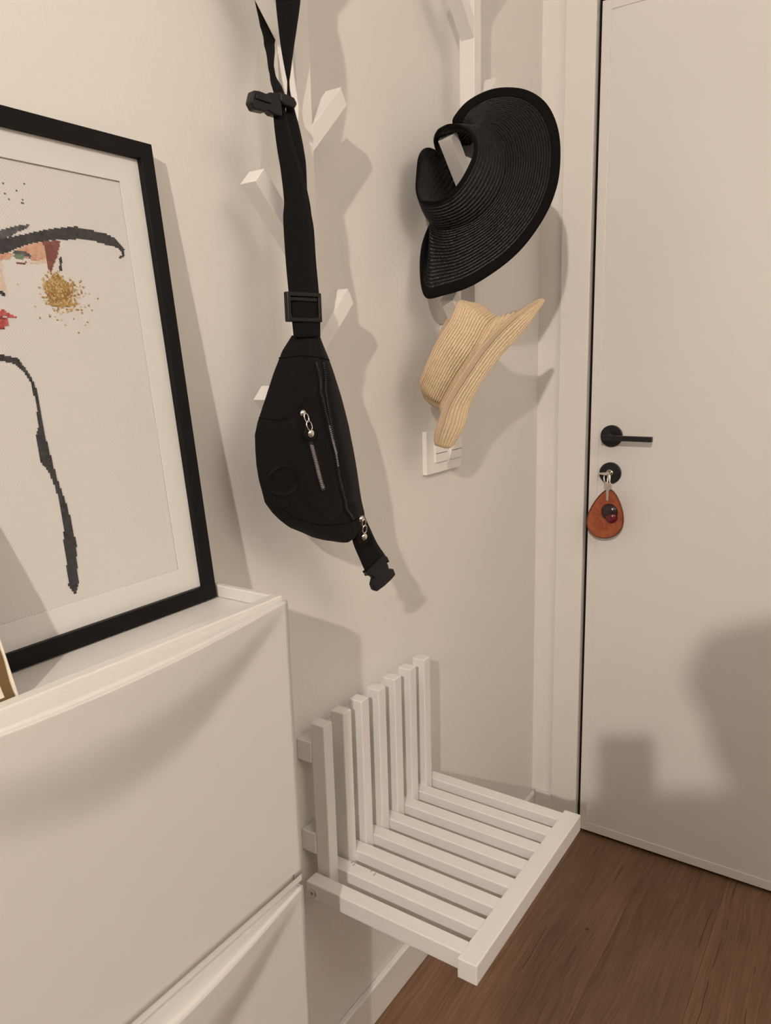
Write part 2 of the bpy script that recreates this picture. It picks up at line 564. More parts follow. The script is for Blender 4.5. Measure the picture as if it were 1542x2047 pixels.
# door leaf
door = bpy.data.objects.new('door_1', None)
door.location = (0.141, -0.003, 0.010)
col.objects.link(door)
ORIGIN[door.name] = Vector(door.location)
structure(door, 'flat off-white entrance door with black handle')
LX0, LX1, LZ0, LZ1 = 0.141, 1.052, 0.012, 2.050
box('door_leaf', (LX0, -0.0015, LZ0), (LX1, 0.040, LZ1), 'door_paint', door, bev=0.001)
e = 0.021
v, f = join_vf(box_vf((LX0, -0.0035, LZ0), (LX0 + e, -0.0010, LZ1)), box_vf((LX1 - e, -0.0035, LZ0), (LX1, -0.0010, LZ1)),
               box_vf((LX0 + e, -0.0035, LZ0), (LX1 - e, -0.0010, LZ0 + 0.024)), box_vf((LX0 + e, -0.0035, LZ1 - e), (LX1 - e, -0.0010, LZ1)))
link('edge_strip', v, f, 'door_paint', door, mods=(('BEVEL', 0.0008, 2),))
HX, HZ, KZ = 0.1941, 1.0920, 1.0015
hd = disc('handle', (HX, -0.0015, HZ), (0, -1, 0), 0.0262, 0.009, 'black_metal', door)
tube('handle_neck', [(HX, -0.009, HZ), (HX, -0.046, HZ)], 0.0095, 'black_metal', hd, 20)
box('lever', (HX - 0.0095, -0.0565, HZ - 0.0060), (HX + 0.108, -0.0445, HZ + 0.0060), 'black_metal', hd, bev=0.0012)
lk = disc('lock_rosette', (HX, -0.0015, KZ), (0, -1, 0), 0.0262, 0.009, 'black_metal', door)
disc('lock_cylinder', (HX, -0.0095, KZ + 0.001), (0, -1, 0), 0.0085, 0.004, 'nickel', lk, 24)

# ------------------------------------------------------------------ shoe cabinets
def shoe_cabinet(z0, z1, label, top_open):
    Y0, Y1, D = -1.700, -1.178, 0.178
    t = thing('shoe_cabinet', (0.09, (Y0 + Y1) / 2, z0), label, 'shoe cabinet', 'slim white shoe cabinets stacked on the side wall')
    body = join_vf(box_vf((0.0, Y0, z0), (0.162, Y0 + 0.004, z1 - 0.004)), box_vf((0.0, Y1 - 0.004, z0), (0.162, Y1, z1 - 0.004)),
                   box_vf((0.0, Y0 + 0.004, z0), (0.004, Y1 - 0.004, z1 - 0.004)), box_vf((0.004, Y0 + 0.004, z0), (0.162, Y1 - 0.004, z0 + 0.004)),
                   box_vf((0.156, Y0 + 0.004, z0 + 0.004), (0.162, Y1 - 0.004, z1 - 0.004)))
    link('body', *body, 'white_plastic', t)
    # shallow tray on top: floor and a raised rim
    link('tray_floor', *box_vf((0.0045, Y0 + 0.0045, z1 - 0.020), (0.1555, Y1 - 0.0045, z1 - 0.016)), 'white_plastic', t)
    rim = join_vf(box_vf((0.156, Y0, z1 - 0.012), (0.171, Y1, z1)), box_vf((0.0, Y0, z1 - 0.012), (0.007, Y1, z1)),
                  box_vf((0.007, Y0, z1 - 0.016), (0.156, Y0 + 0.009, z1)), box_vf((0.007, Y1 - 0.009, z1 - 0.016), (0.156, Y1, z1)))
    link('tray_rim', *rim, 'white_plastic', t, mods=(('BEVEL', 0.002, 3),))
    # bottom lip under the flap
    box('bottom_lip', (0.162, Y0, z0), (0.1775, Y1, z0 + 0.0115), 'white_plastic', t, bev=0.0012)
    # flap: the upper edge swells forward in the middle as a finger pull
    yc, hw = (Y0 + Y1) / 2, (Y1 - Y0) / 2 - 0.001
    zt, zb = z1 - 0.005, z0 + 0.0125
    ny, nz = 73, 61
    V = []
    rows = []
    for i in range(ny):
        y = yc + hw * (-1 + 2 * i / (ny - 1))
        s = (y - yc) / hw
        sh = max(0.0, 1 - s * s) ** 1.3
        drop = 0.004 * sh
        B = 0.0205 * sh
        Hh = 0.018 + 0.112 * sh
        colm = []
        top = zt - drop
        # flange from the rim down to the lip
        for q in range(5):
            a = q / 4
            colm.append((0.1655 + (D + B - 0.1655) * a, y, (z1 - 0.0095) + (top - (z1 - 0.0095)) * (a ** 1.6) + 0.0))
        for j in range(1, nz):
            tz = (top - zb) * (j / (nz - 1)) ** 1.6
            z = top - tz
            r = 1 - tz / Hh
            bb_ = B * (0.8 * smooth01(r / 0.72) + 0.2 * r) if r > 0 else 0.0
            rnd = 0.0015 * (1 - min(1.0, tz / 0.002)) ** 2
            colm.append((D + bb_ - rnd, y, z))
        rows.append(colm)
        V += colm
    n2 = len(rows[0])
    F = grid_faces(ny, n2)
    link('flap', V, F, 'white_plastic', t, smooth=True, mods=(('SOLIDIFY', 0.003, -1 if False else 0.0),))
    # side edges of the flap, closing it against the body
    for y in (Y0, Y1):
        link('flap_side', *box_vf((0.163, min(y, y + (0.002 if y == Y0 else -0.002)), zb), (D - 0.0006, max(y, y + (0.002 if y == Y0 else -0.002)), zt - 0.001)), 'white_plastic', t)
    return t

c1 = shoe_cabinet(0.634, 1.018, 'upper slim white plastic shoe cabinet with the pictures standing in its tray top', True)
c2 = shoe_cabinet(0.248, 0.632, 'lower slim white plastic shoe cabinet under the other one, cut by the picture edge', False)
# hinge slots of the upper flap
box('hinge_slot', (0.1768, -1.1975, 0.6475), (0.1803, -1.1955, 0.6545), 'slot_grey', c1, bev=0)

# ------------------------------------------------------------------ coat racks
def coat_rack(yN, yF, lefts, rights, z0, z1, label):
    t = thing('coat_rack', (0.0, (yN + yF) / 2, z0), label, 'coat rack', 'white wooden tree shaped coat racks on the side wall')
    box('post', (0.050, yN, z0), (0.080, yF, z1), 'rack_lacquer', t, bev=0.001)
    fx = lambda a, b2, d: (d, a, b2)
    for zl in lefts:
        prism('peg', [(yN - 0.087, zl), (yN - 0.0694, zl + 0.0176), (yN, zl - 0.0518), (yN, zl - 0.087)], fx, 0.0535, 0.0798, 'rack_lacquer', t, 0.0007)
    for zr in rights:
        prism('peg', [(yF, zr - 0.063), (yF + 0.066, zr), (yF + 0.080, zr - 0.020), (yF, zr - 0.096)], fx, 0.0535, 0.0798, 'rack_lacquer', t, 0.0007)
    for zz in (z0 + 0.03, z1 - 0.06):
        box('spacer', (0.0, yN + 0.004, zz), (0.050, yF - 0.004, zz + 0.03), 'rack_lacquer', t, bev=0.001)
    return t

coat_rack(-0.998, -0.968, (2.044, 1.777, 1.510, 1.243), (1.929, 1.662, 1.393), 1.100, 2.12, 'white wooden branching coat rack holding the black waist bag')
coat_rack(-0.500, -0.473, (2.197, 1.930, 1.660, 1.390), (2.071, 1.804, 1.535), 1.295, 2.27, 'white wooden branching coat rack holding the two straw visors')

# ------------------------------------------------------------------ light switch
t = thing('light_switch', (0.0, -0.498, 1.105), 'white double light switch on the wall under the beige visor', 'light switch')
box('plate', (0.0, -0.570, 1.064), (0.010, -0.428, 1.150), 'switch_plastic', t, bev=0.0015)
for y0 in (-0.541, -0.478):
    r = box('rocker', (0.009, y0, 1.0855), (0.0140, y0 + 0.046, 1.129), 'switch_plastic', t, bev=0.001)
    box('split_line', (0.0135, y0 + 0.001, 1.1030), (0.01425, y0 + 0.045, 1.1044), 'slot_grey', r, bev=0)

# ------------------------------------------------------------------ fold-down wall seat
SY = -0.811
t = thing('folding_wall_seat', (0.0, SY, 0.43), 'white slatted fold-down seat screwed to the wall', 'folding seat')
SP, SW, RP, RW = 0.0513, 0.0226, 0.0528, 0.0258
ZT, ZB = 0.461, 0.4300
for kk in range(7):
    yc = SY + (kk - 3) * SP
    box('back_slat', (0.030, yc - SW / 2, 0.432), (0.0565, yc + SW / 2, 0.7255), 'white_lacquer', t, bev=0.0016)
for z0, z1 in ((0.655, 0.692), (0.490, 0.528)):
    box('wall_rail', (0.0, -0.978, z0), (0.030, -0.646, z1), 'white_lacquer', t, bev=0.0016)
for kk in range(8):
    yc = SY + (kk - 3.5) * RP
    r = box('seat_slat', (0.032, yc - RW / 2, ZB + 0.003), (0.318, yc + RW / 2, ZT + 0.0012), 'white_lacquer', t, bev=0.0018)
    if kk == 1:      # small worn marks in the paint
        for mx, my, ln in ((0.0680, -0.9345, 0.004), (0.0745, -0.9385, 0.005), (0.1085, -0.9355, 0.005), (0.1175, -0.9405, 0.007)):
            box('worn_mark', (mx, my, ZT + 0.0010), (mx + 0.0012, my + ln, ZT + 0.0014), 'slot_grey', r, bev=0)
    if kk == 0:
        s = disc('pivot_screw', (0.0445, yc - RW / 2 + 0.0005, 0.4445), (0, -1, 0), 0.0078, 0.002, 'nickel', r, 24)
        disc('screw_socket', (0.0445, yc - RW / 2 - 0.0012, 0.4445), (0, -1, 0), 0.0034, 0.0006, 'slot_grey', r, 6)
box('front_rail', (0.3165, -1.0190, ZB), (0.3475, -0.6030, ZT + 0.0015), 'white_lacquer', t, bev=0.0018)
tube('pivot_rod', [(0.0445, -1.0, 0.4445), (0.0445, -0.62, 0.4445)], 0.004, 'nickel', t, 12)

# ------------------------------------------------------------------ large framed embroidery
FO = Vector((0.073, -1.191, 1.0043))
FT = Vector((-0.0983, 0.0, 0.9952))
FN = Vector((0.9952, 0.0, 0.0983))
def fr(y, h, d=0.0):
    return FO + Vector((0, y, 0)) + FT * h + FN * d
FW, FH = 0.44, 0.5390
t = thing('framed_embroidery', (0.07, -1.41, 1.003), 'large black framed cross-stitch of a woman in a wide brimmed hat, leaning on the wall', 'picture')
b0 = 0.0182
def ring_vf(y0, y1, h0, h1, wd, d0, d1):
    P = []
    for d in (d0, d1):
        for a, b2 in ((y0, h0), (y1, h0), (y1, h1), (y0, h1)):
            P.append(fr(a, b2, d))
        for a, b2 in ((y0 + wd, h0 + wd), (y1 - wd, h0 + wd), (y1 - wd, h1 - wd), (y0 + wd, h1 - wd)):
            P.append(fr(a, b2, d))
    F = []
    for i in range(4):
        j = (i + 1) % 4
        F += [(i, j, 4 + j, 4 + i), (8 + i, 12 + i, 12 + j, 8 + j), (i, 8 + i, 8 + j, j), (4 + i, 4 + j, 12 + j, 12 + i)]
    return P, F
v, f = ring_vf(-FW, 0.0, 0.0, FH, b0, -0.018, 0.0)
link('frame', v, f, 'frame_black', t, mods=(('BEVEL', 0.0008, 2),))
v, f = ring_vf(-0.3995 - 0.012, -0.012, 0.012, FH - 0.012, 0.0365, -0.0088, -0.0074)
v, f = ring_vf(-FW + 0.012, -0.012, 0.012, FH - 0.012, 0.0345, -0.0088, -0.0074)
link('mat', v, f, 'mat_board', t)
v, f = prism_vf([(-FW + 0.012, 0.012), (-0.012, 0.012), (-0.012, FH - 0.012), (-FW + 0.012, FH - 0.012)], fr, -0.0175, -0.0150)
link('backing', v, f, 'mat_board', t)
canvas = link('canvas', *prism_vf([(-FW + 0.02, 0.02), (-0.02, 0.02), (-0.02, FH - 0.02), (-FW + 0.02, FH - 0.02)], fr, -0.0150, -0.0096), 'aida_canvas', t)
link('glass_pane', *prism_vf([(-FW + 0.014, 0.014), (-0.014, 0.014), (-0.014, FH - 0.014), (-FW + 0.014, FH - 0.014)], fr, -0.0058, -0.0040), 'pane_glass', t)

CELL = 0.0016
def inside(poly, x, y):
    c = False
    n = len(poly)
    for i in range(n):
        (x0, y0), (x1, y1) = poly[i], poly[(i + 1) % n]
        if (y0 > y) != (y1 > y) and x < (x1 - x0) * (y - y0) / (y1 - y0) + x0:
            c = not c
    return c

def stitch(name, cells, mat, h=0.0004, loose=False):
    V, F = [], []
    for (i, j) in cells:
        a, b2 = i * CELL, j * CELL
        e2 = CELL * 0.06
        k = len(V)
        lo = [(a, b2), (a + CELL, b2), (a + CELL, b2 + CELL), (a, b2 + CELL)]
        hi = [(a + e2, b2 + e2), (a + CELL - e2, b2 + e2), (a + CELL - e2, b2 + CELL - e2), (a + e2, b2 + CELL - e2)]
        V += [fr(y, z, -0.0098) for y, z in lo] + [fr(y, z, -0.0094 + h) for y, z in hi]
        F += [(k + 4, k + 5, k + 6, k + 7)] + [(k + q, k + (q + 1) % 4, k + 4 + (q + 1) % 4, k + 4 + q) for q in range(4)]
    if V:
        s_ = link(name, V, F, mat, canvas)
        if loose:
            s_['kind'] = 'stuff'

def cells_in(poly, ok=lambda i, j: True):
    ys = [p[0] for p in poly]; zs = [p[1] for p in poly]
    out_ = set()
    for i in range(int(math.floor(min(ys) / CELL)), int(max(ys) / CELL) + 2):
        for j in range(int(math.floor(min(zs) / CELL)), int(max(zs) / CELL) + 2):
            if inside(poly, (i + 0.5) * CELL, (j + 0.5) * CELL) and ok(i, j):
                out_.add((i, j))
    return out_

A_BRIM = [(-0.39, 0.372), (-0.35, 0.39), (-0.30, 0.402), (-0.25, 0.408), (-0.1995, 0.4137), (-0.1850, 0.4179), (-0.1669, 0.4229), (-0.1492, 0.4285), (-0.1332, 0.4322), (-0.1124, 0.4361), (-0.1005, 0.4357), (-0.0862, 0.4340), (-0.0726, 0.4327), (-0.0638, 0.4293), (-0.0576, 0.4241), (-0.0532, 0.4187), (-0.0551, 0.4116), (-0.0607, 0.4076), (-0.0630, 0.4084), (-0.0574, 0.4124), (-0.0579, 0.4163), (-0.0633, 0.4196), (-0.0759, 0.4213), (-0.0904, 0.4236), (-0.1082, 0.4240), (-0.1215, 0.4217), (-0.1407, 0.4196), (-0.1534, 0.4165), (-0.1689, 0.4126), (-0.1824, 0.4069), (-0.1925, 0.4025), (-0.2023, 0.3990), (-0.25, 0.385), (-0.31, 0.378), (-0.36, 0.366)]
A_BRIM2 = [(-0.30, 0.402), (-0.25, 0.412), (-0.1979, 0.4224), (-0.1863, 0.4259), (-0.1762, 0.4297), (-0.1643, 0.4320), (-0.1690, 0.4275), (-0.1794, 0.4228), (-0.1868, 0.4181), (-0.1997, 0.4128), (-0.25, 0.408)]
A_HAIR = [(-0.1544, 0.4164), (-0.1324, 0.4201), (-0.1362, 0.4106), (-0.1385, 0.4040), (-0.1441, 0.3962), (-0.1496, 0.3858), (-0.1524, 0.3901), (-0.1524, 0.4009), (-0.1523, 0.4117)]
A_SKIN = [(-0.1825, 0.4060), (-0.1690, 0.4122), (-0.1544, 0.4164), (-0.1517, 0.4099), (-0.1520, 0.4000), (-0.1632, 0.3964), (-0.1752, 0.3985), (-0.1853, 0.4014), (-0.1926, 0.4020), (-0.2023, 0.3990), (-0.24, 0.384), (-0.24, 0.376), (-0.2034, 0.3929), (-0.1976, 0.3952), (-0.1919, 0.3956), (-0.187, 0.401)]
A_PALE = [(-0.1720, 0.3940), (-0.1632, 0.3964), (-0.1520, 0.4000), (-0.1522, 0.3960), (-0.1640, 0.3940)]
A_EYE = [(-0.1873, 0.4004), (-0.1803, 0.4028), (-0.1738, 0.4016), (-0.1787, 0.3964), (-0.1844, 0.3959)]
A_LASH = [(-0.1846, 0.4050), (-0.1735, 0.4040), (-0.1671, 0.4014), (-0.1696, 0.3985), (-0.1750, 0.4003), (-0.1814, 0.4022), (-0.1872, 0.4018)]
A_LID = [(-0.186, 0.3936), (-0.177, 0.3940), (-0.174, 0.396), (-0.1735, 0.3945), (-0.177, 0.3926), (-0.186, 0.3922)]
A_NOSE = [(-0.2060, 0.3921), (-0.2005, 0.3915), (-0.2021, 0.3759), (-0.1994, 0.3658), (-0.2035, 0.3638), (-0.2083, 0.3670)]
A_NOSTRIL = [(-0.212, 0.3644), (-0.2051, 0.3650), (-0.2026, 0.3617), (-0.2050, 0.3600), (-0.2091, 0.3622), (-0.212, 0.362)]
A_LIPU = [(-0.238, 0.343), (-0.225, 0.3462), (-0.2123, 0.3458), (-0.2076, 0.3468), (-0.2035, 0.3443), (-0.1941, 0.3394), (-0.2042, 0.3400), (-0.2077, 0.3412), (-0.2135, 0.3396), (-0.225, 0.340)]
A_LIPL = [(-0.233, 0.335), (-0.2138, 0.3376), (-0.2054, 0.3387), (-0.2053, 0.3343), (-0.2038, 0.3326), (-0.2087, 0.3308), (-0.2100, 0.3290), (-0.2153, 0.3298), (-0.226, 0.331)]
A_LIPM = [(-0.226, 0.3400), (-0.2134, 0.3400), (-0.2097, 0.3405), (-0.2056, 0.3380), (-0.2138, 0.3376), (-0.226, 0.3375)]
A_LIPS = [(-0.2170, 0.3300), (-0.2090, 0.3302), (-0.2100, 0.3280), (-0.2170, 0.3278)]
A_EAR = [(-0.1355, 0.4040), (-0.1336, 0.3998), (-0.1356, 0.3951), (-0.1366, 0.3886), (-0.1398, 0.3902), (-0.1380, 0.3949), (-0.1375, 0.3995)]
A_NECK = [(-0.26, 0.3150), (-0.2200, 0.3052), (-0.2115, 0.3022), (-0.2013, 0.3000), (-0.1990, 0.2952), (-0.1941, 0.2878), (-0.1900, 0.2780), (-0.1882, 0.2725), (-0.1871, 0.2627), (-0.1869, 0.2470), (-0.1868, 0.2312), (-0.1862, 0.2094), (-0.1845, 0.1991), (-0.1821, 0.1765), (-0.1787, 0.1597), (-0.1758, 0.1448), (-0.1745, 0.1279), (-0.1731, 0.1046), (-0.1754, 0.0925), (-0.1785, 0.0637), (-0.1839, 0.0535), (-0.1898, 0.0646), (-0.1870, 0.0973), (-0.1866, 0.1118), (-0.1847, 0.1217), (-0.1834, 0.1523), (-0.1858, 0.1690), (-0.1902, 0.1858), (-0.1961, 0.1946), (-0.1966, 0.2222), (-0.1923, 0.2317), (-0.1905, 0.2551), (-0.1922, 0.2746), (-0.1970, 0.2860), (-0.2068, 0.2947), (-0.2212, 0.2985), (-0.26, 0.3080)]

c_brim = cells_in(A_BRIM)
stitch('hat_brim_stitching', c_brim, 'thread_charcoal')
stitch('hat_crown_stitching', cells_in(A_BRIM2) - c_brim, 'thread_grey')
stitch('hair_stitching', cells_in(A_HAIR) - c_brim, 'thread_auburn')
c_lash = cells_in(A_LASH) - c_brim
c_eye = cells_in(A_EYE) - c_brim - c_lash
stitch('lash_stitching', c_lash, 'thread_grey')
stitch('eye_stitching', c_eye, 'thread_green')
stitch('lid_stitching', cells_in(A_LID), 'thread_auburn')
c_skin = cells_in(A_SKIN) - c_brim - c_lash - c_eye - cells_in(A_HAIR)
stitch('skin_stitching', c_skin, 'thread_skin')
stitch('pale_skin_stitching', (cells_in(A_NOSE) | cells_in(A_PALE)) - c_skin - c_brim - c_lash - c_eye - cells_in(A_HAIR), 'thread_pale_skin', 0.0002, True)
stitch('nostril_stitching', cells_in(A_NOSTRIL), 'thread_charcoal', 0.0006)
c_mid = cells_in(A_LIPM) | cells_in(A_LIPS)
stitch('mouth_line_stitching', c_mid, 'thread_dark_red', 0.0005)
stitch('lip_stitching', (cells_in(A_LIPU) | cells_in(A_LIPL)) - c_mid, 'thread_red')
stitch('ear_stitching', cells_in(A_EAR), 'thread_charcoal')
stitch('neck_line_stitching', cells_in(A_NECK), 'thread_charcoal')
rg = random.Random(3)
dark, lite = set(), set()
ec = (-0.1440, 0.3672)
for i in range(-125, -55):
    for j in range(195, 252):
        y, z = (i + 0.5) * CELL, (j + 0.5) * CELL
        r = math.hypot(y - ec[0], z - ec[1])
        if r < 0.0165 + 0.002 * math.sin(5 * math.atan2(z - ec[1], y - ec[0])):
            (dark if rg.random() < 0.68 else lite).add((i, j))
        elif r < 0.022 and rg.random() < 0.35:
            (dark if rg.random() < 0.4 else lite).add((i, j))
for _ in range(46):
    a = rg.gauss(-0.7, 0.9); r = 0.021 + abs(rg.gauss(0, 0.012))
    y, z = ec[0] + r * math.cos(a), ec[1] + 0.9 * r * math.sin(a)
    (dark if rg.random() < 0.6 else lite).add((int(y // CELL), int(z // CELL)))
stitch('earring_stitching', dark, 'thread_gold', 0.0006, True)
stitch('earring_glint_stitching', lite - dark, 'thread_gold_light', 0.0004, True)
dots = {(int((-0.197 + rg.uniform(-0.008, 0.036)) // CELL), int((0.449 + rg.uniform(-0.004, 0.022)) // CELL)) for _ in range(9)}
stitch('crown_fleck_stitching', dots, 'thread_grey', 0.0003, True)

# ------------------------------------------------------------------ small gold edged picture
ang = math.radians(20.0)
SO = Vector((0.1385, -1.4905, 1.0066))
ST = Vector((-math.sin(ang), 0, math.cos(ang)))
SN = Vector((math.cos(ang), 0, math.sin(ang)))
def sf(y, h, d=0.0):
    return SO + Vector((0, y, 0)) + ST * h + SN * d
t = thing('small_picture', (0.13, -1.57, 1.003), 'small cream picture with a gold painted border at the left picture edge', 'picture')
sw, shh = 0.165, 0.215
link('panel', *prism_vf([(-sw, 0), (0, 0), (0, shh), (-sw, shh)], sf, -0.012, 0.0), 'cream_card', t, mods=(('BEVEL', 0.001, 2),))
V, F = [], []
def strip(pts_a, pts_b):
    k = len(V)
    for a, b2 in zip(pts_a, pts_b):
        V.extend([sf(*a, 0.0006), sf(*b2, 0.0006)])
    for i in range(len(pts_a) - 1):
        F.append((k + 2 * i, k + 2 * i + 1, k + 2 * i + 3, k + 2 * i + 2))
N = 40
for edge in range(4):
    A, B = [], []
    for i in range(N + 1):
        s = i / N
        w1 = 0.0042 + 0.0010 * noise.noise(Vector((s * 9, edge * 7.1, 0)))
        w2 = 0.0125 + 0.0030 * noise.noise(Vector((s * 7, edge * 3.3, 5)))
        if edge == 0:   A.append((-w1, 0.004 + s * (shh - 0.008))); B.append((-w2, 0.004 + s * (shh - 0.008)))
        elif edge == 1: A.append((-sw + w1, 0.004 + s * (shh - 0.008))); B.append((-sw + w2, 0.004 + s * (shh - 0.008)))
        elif edge == 2: A.append((-sw + 0.004 + s * (sw - 0.008), w1 * 0.6)); B.append((-sw + 0.004 + s * (sw - 0.008), w2 * 0.35))
        else:           A.append((-sw + 0.004 + s * (sw - 0.008), shh - w1)); B.append((-sw + 0.004 + s * (sw - 0.008), shh - w2))
    strip(A, B)
link('gold_border', V, F, 'gold_print', t, mods=(('SOLIDIFY', 0.0006, 0.0),))

# ------------------------------------------------------------------ straw visors
def loft(name, ribs, closed, nu, straw_mat, ribbon_mat, label, rot_hint, bind_w, braid, n_band, n_brim, band_plain=False):
    rims = [r[0] for r in ribs]; cres = [r[1] for r in ribs]; edgs = [r[-1] for r in ribs]
    flds = [r[2] for r in ribs] if len(ribs[0]) == 4 else None     # where a turned up brim folds back
    ctr = sum((Vector(c) for c in cres), Vector()) / len(cres)
    t = thing(name, tuple(ctr), label, 'visor', 'straw sun visors on the coat rack')
    R, Cc, E, G = [], [], [], []
    m_ = nu if closed else nu - 1
    for i in range(nu):
        s = i / m_
        R.append(Vector(catmull(rims, s, closed))); Cc.append(Vector(catmull(cres, s, closed))); E.append(Vector(catmull(edgs, s, closed)))
        if flds:
            G.append(Vector(catmull(flds, s, closed)))
    def surf(fun, nv, amp, ridges, s0=0.0, s1=1.0):
        P = [[fun(i, s0 + (s1 - s0) * j / (nv - 1)) for j in range(nv)] for i in range(nu)]
        Q = []
        for i in range(nu):
            for j in range(nv):
                if closed:
                    du = P[(i + 1) % nu][j] - P[i - 1][j]
                else:
                    du = P[min(i + 1, nu - 1)][j] - P[max(i - 1, 0)][j]
                dv = P[i][min(j + 1, nv - 1)] - P[i][max(j - 1, 0)]
                nn = du.cross(dv)
                if nn.length > 1e-9:
                    nn.normalize()
                s = j / (nv - 1)
                # stitched braid: rounded ridges with fine cross ticks
                d = amp * (abs(math.sin(math.pi * ridges * s)) ** 0.42 - 0.75) if ridges else 0.0
                Q.append(P[i][j] + nn * d)
        return Q, grid_faces(nu, nv, closed)
    def f_band(i, s):
        return R[i].lerp(Cc[i], s) + (ctr - R[i].lerp(Cc[i], s)).normalized() * (-0.004 * 4 * s * (1 - s))
    def f_brim(i, s):
        a, b2 = Cc[i], E[i]
        if flds:
            return Vector(catmull([a, G[i], b2], s))
        base = a.lerp(b2, s)
        # soft turn out of the band into the brim
        lift = (R[i] - Cc[i]) * (0.10 * (1 - s) ** 3 - 0.10 * (1 - s)) * 0.6
        return base + lift * (1.0 if (b2 - a).length > 0.02 else 0.0)
    th = ('SOLIDIFY', 0.0020, 0.0)
    V, F = surf(f_band, n_band * 6 + 1, 0.0 if band_plain else braid, n_band, 0.10, 1.0)
    link('band', V, F, ribbon_mat if band_plain else straw_mat, t, smooth=True, mods=(th,))
    V, F = surf(f_band, 5, 0.0, 0, 0.0, 0.115)
    link('band_binding', V, F, ribbon_mat, t, smooth=True, mods=(('SOLIDIFY', 0.0034, 0.0),))
    cut = [1 - min(0.5, bind_w / max(0.02, (E[i] - Cc[i]).length if not flds else (G[i] - Cc[i]).length + (E[i] - G[i]).length)) for i in range(nu)]
    V, F = surf(lambda i, s: f_brim(i, s * cut[i]), n_brim * 6 + 1, braid, n_brim)
    link('brim', V, F, straw_mat, t, smooth=True, mods=(th,))
    V, F = surf(lambda i, s: f_brim(i, cut[i] * 0.995 + (1 - cut[i] * 0.995) * s), 7, 0.0, 0)
    link('brim_binding', V, F, ribbon_mat, t, smooth=True, mods=(('SOLIDIFY', 0.0036, 0.0),))
    return t

BLACK_RIBS = [
 ( (0.0371,-0.5622,1.649) , (0.04,-0.4615,1.656) , (0.042,-0.4691,1.666) ),
 ( (0.0431,-0.5828,1.665) , (0.045,-0.4628,1.667) , (0.05,-0.5033,1.688) ),
 ( (0.0689,-0.6149,1.668) , (0.07,-0.4985,1.669) , (0.0532,-0.5334,1.705) ),
 ( (0.0801,-0.6089,1.675) , (0.0964,-0.5299,1.67) , (0.0709,-0.5187,1.733) ),
 ( (0.0922,-0.6044,1.676) , (0.1062,-0.5298,1.678) , (0.1024,-0.5026,1.75) ),
 ( (0.1093,-0.6006,1.67) , (0.12,-0.5299,1.68) , (0.1355,-0.4905,1.753) ),
 ( (0.123,-0.6,1.658) , (0.1354,-0.5299,1.671) , (0.174,-0.4808,1.743) ),
 ( (0.1308,-0.6024,1.642) , (0.1518,-0.532,1.647) , (0.2074,-0.4778,1.717) ),
 ( (0.1329,-0.6084,1.621) , (0.1603,-0.5398,1.613) , (0.2301,-0.4828,1.677) ),
 ( (0.1277,-0.6166,1.601) , (0.1584,-0.5513,1.579) , (0.2419,-0.4942,1.629) ),
 ( (0.1179,-0.6267,1.579) , (0.144,-0.5667,1.546) , (0.2436,-0.5117,1.572) ),
 ( (0.1043,-0.637,1.561) , (0.1186,-0.5833,1.521) , (0.2278,-0.535,1.516) ),
 ( (0.0855,-0.6467,1.551) , (0.0868,-0.5976,1.51) , (0.1911,-0.5656,1.459) ),
 ( (0.0651,-0.6536,1.551) , (0.0638,-0.6048,1.511) , (0.1317,-0.5999,1.414) ),
 ( (0.0542,-0.6551,1.557) , (0.0474,-0.6043,1.523) , (0.0795,-0.6226,1.397) ),
 ( (0.0479,-0.6525,1.572) , (0.0445,-0.599,1.536) , (0.0498,-0.6329,1.396) ),
 ( (0.0453,-0.6458,1.596) , (0.03,-0.5376,1.56) , (0.0363,-0.6248,1.436) ),
 ( (0.0443,-0.6366,1.626) , (0.034,-0.5065,1.582) , (0.0327,-0.6084,1.492) ),
 ( (0.0399,-0.612,1.645) , (0.036,-0.4825,1.606) , (0.032,-0.5596,1.549) ),
 ( (0.0428,-0.5879,1.649) , (0.038,-0.4701,1.627) , (0.036,-0.5041,1.595) ),
 ( (0.0397,-0.5634,1.643) , (0.04,-0.4657,1.641) , (0.039,-0.4759,1.63) ),
]
loft('sun_visor', BLACK_RIBS, True, 220, 'black_straw', 'black_ribbon', 'large black straw sun visor with a wide brim hung over a peg', None, 0.018, 0.0022, 10, 18)
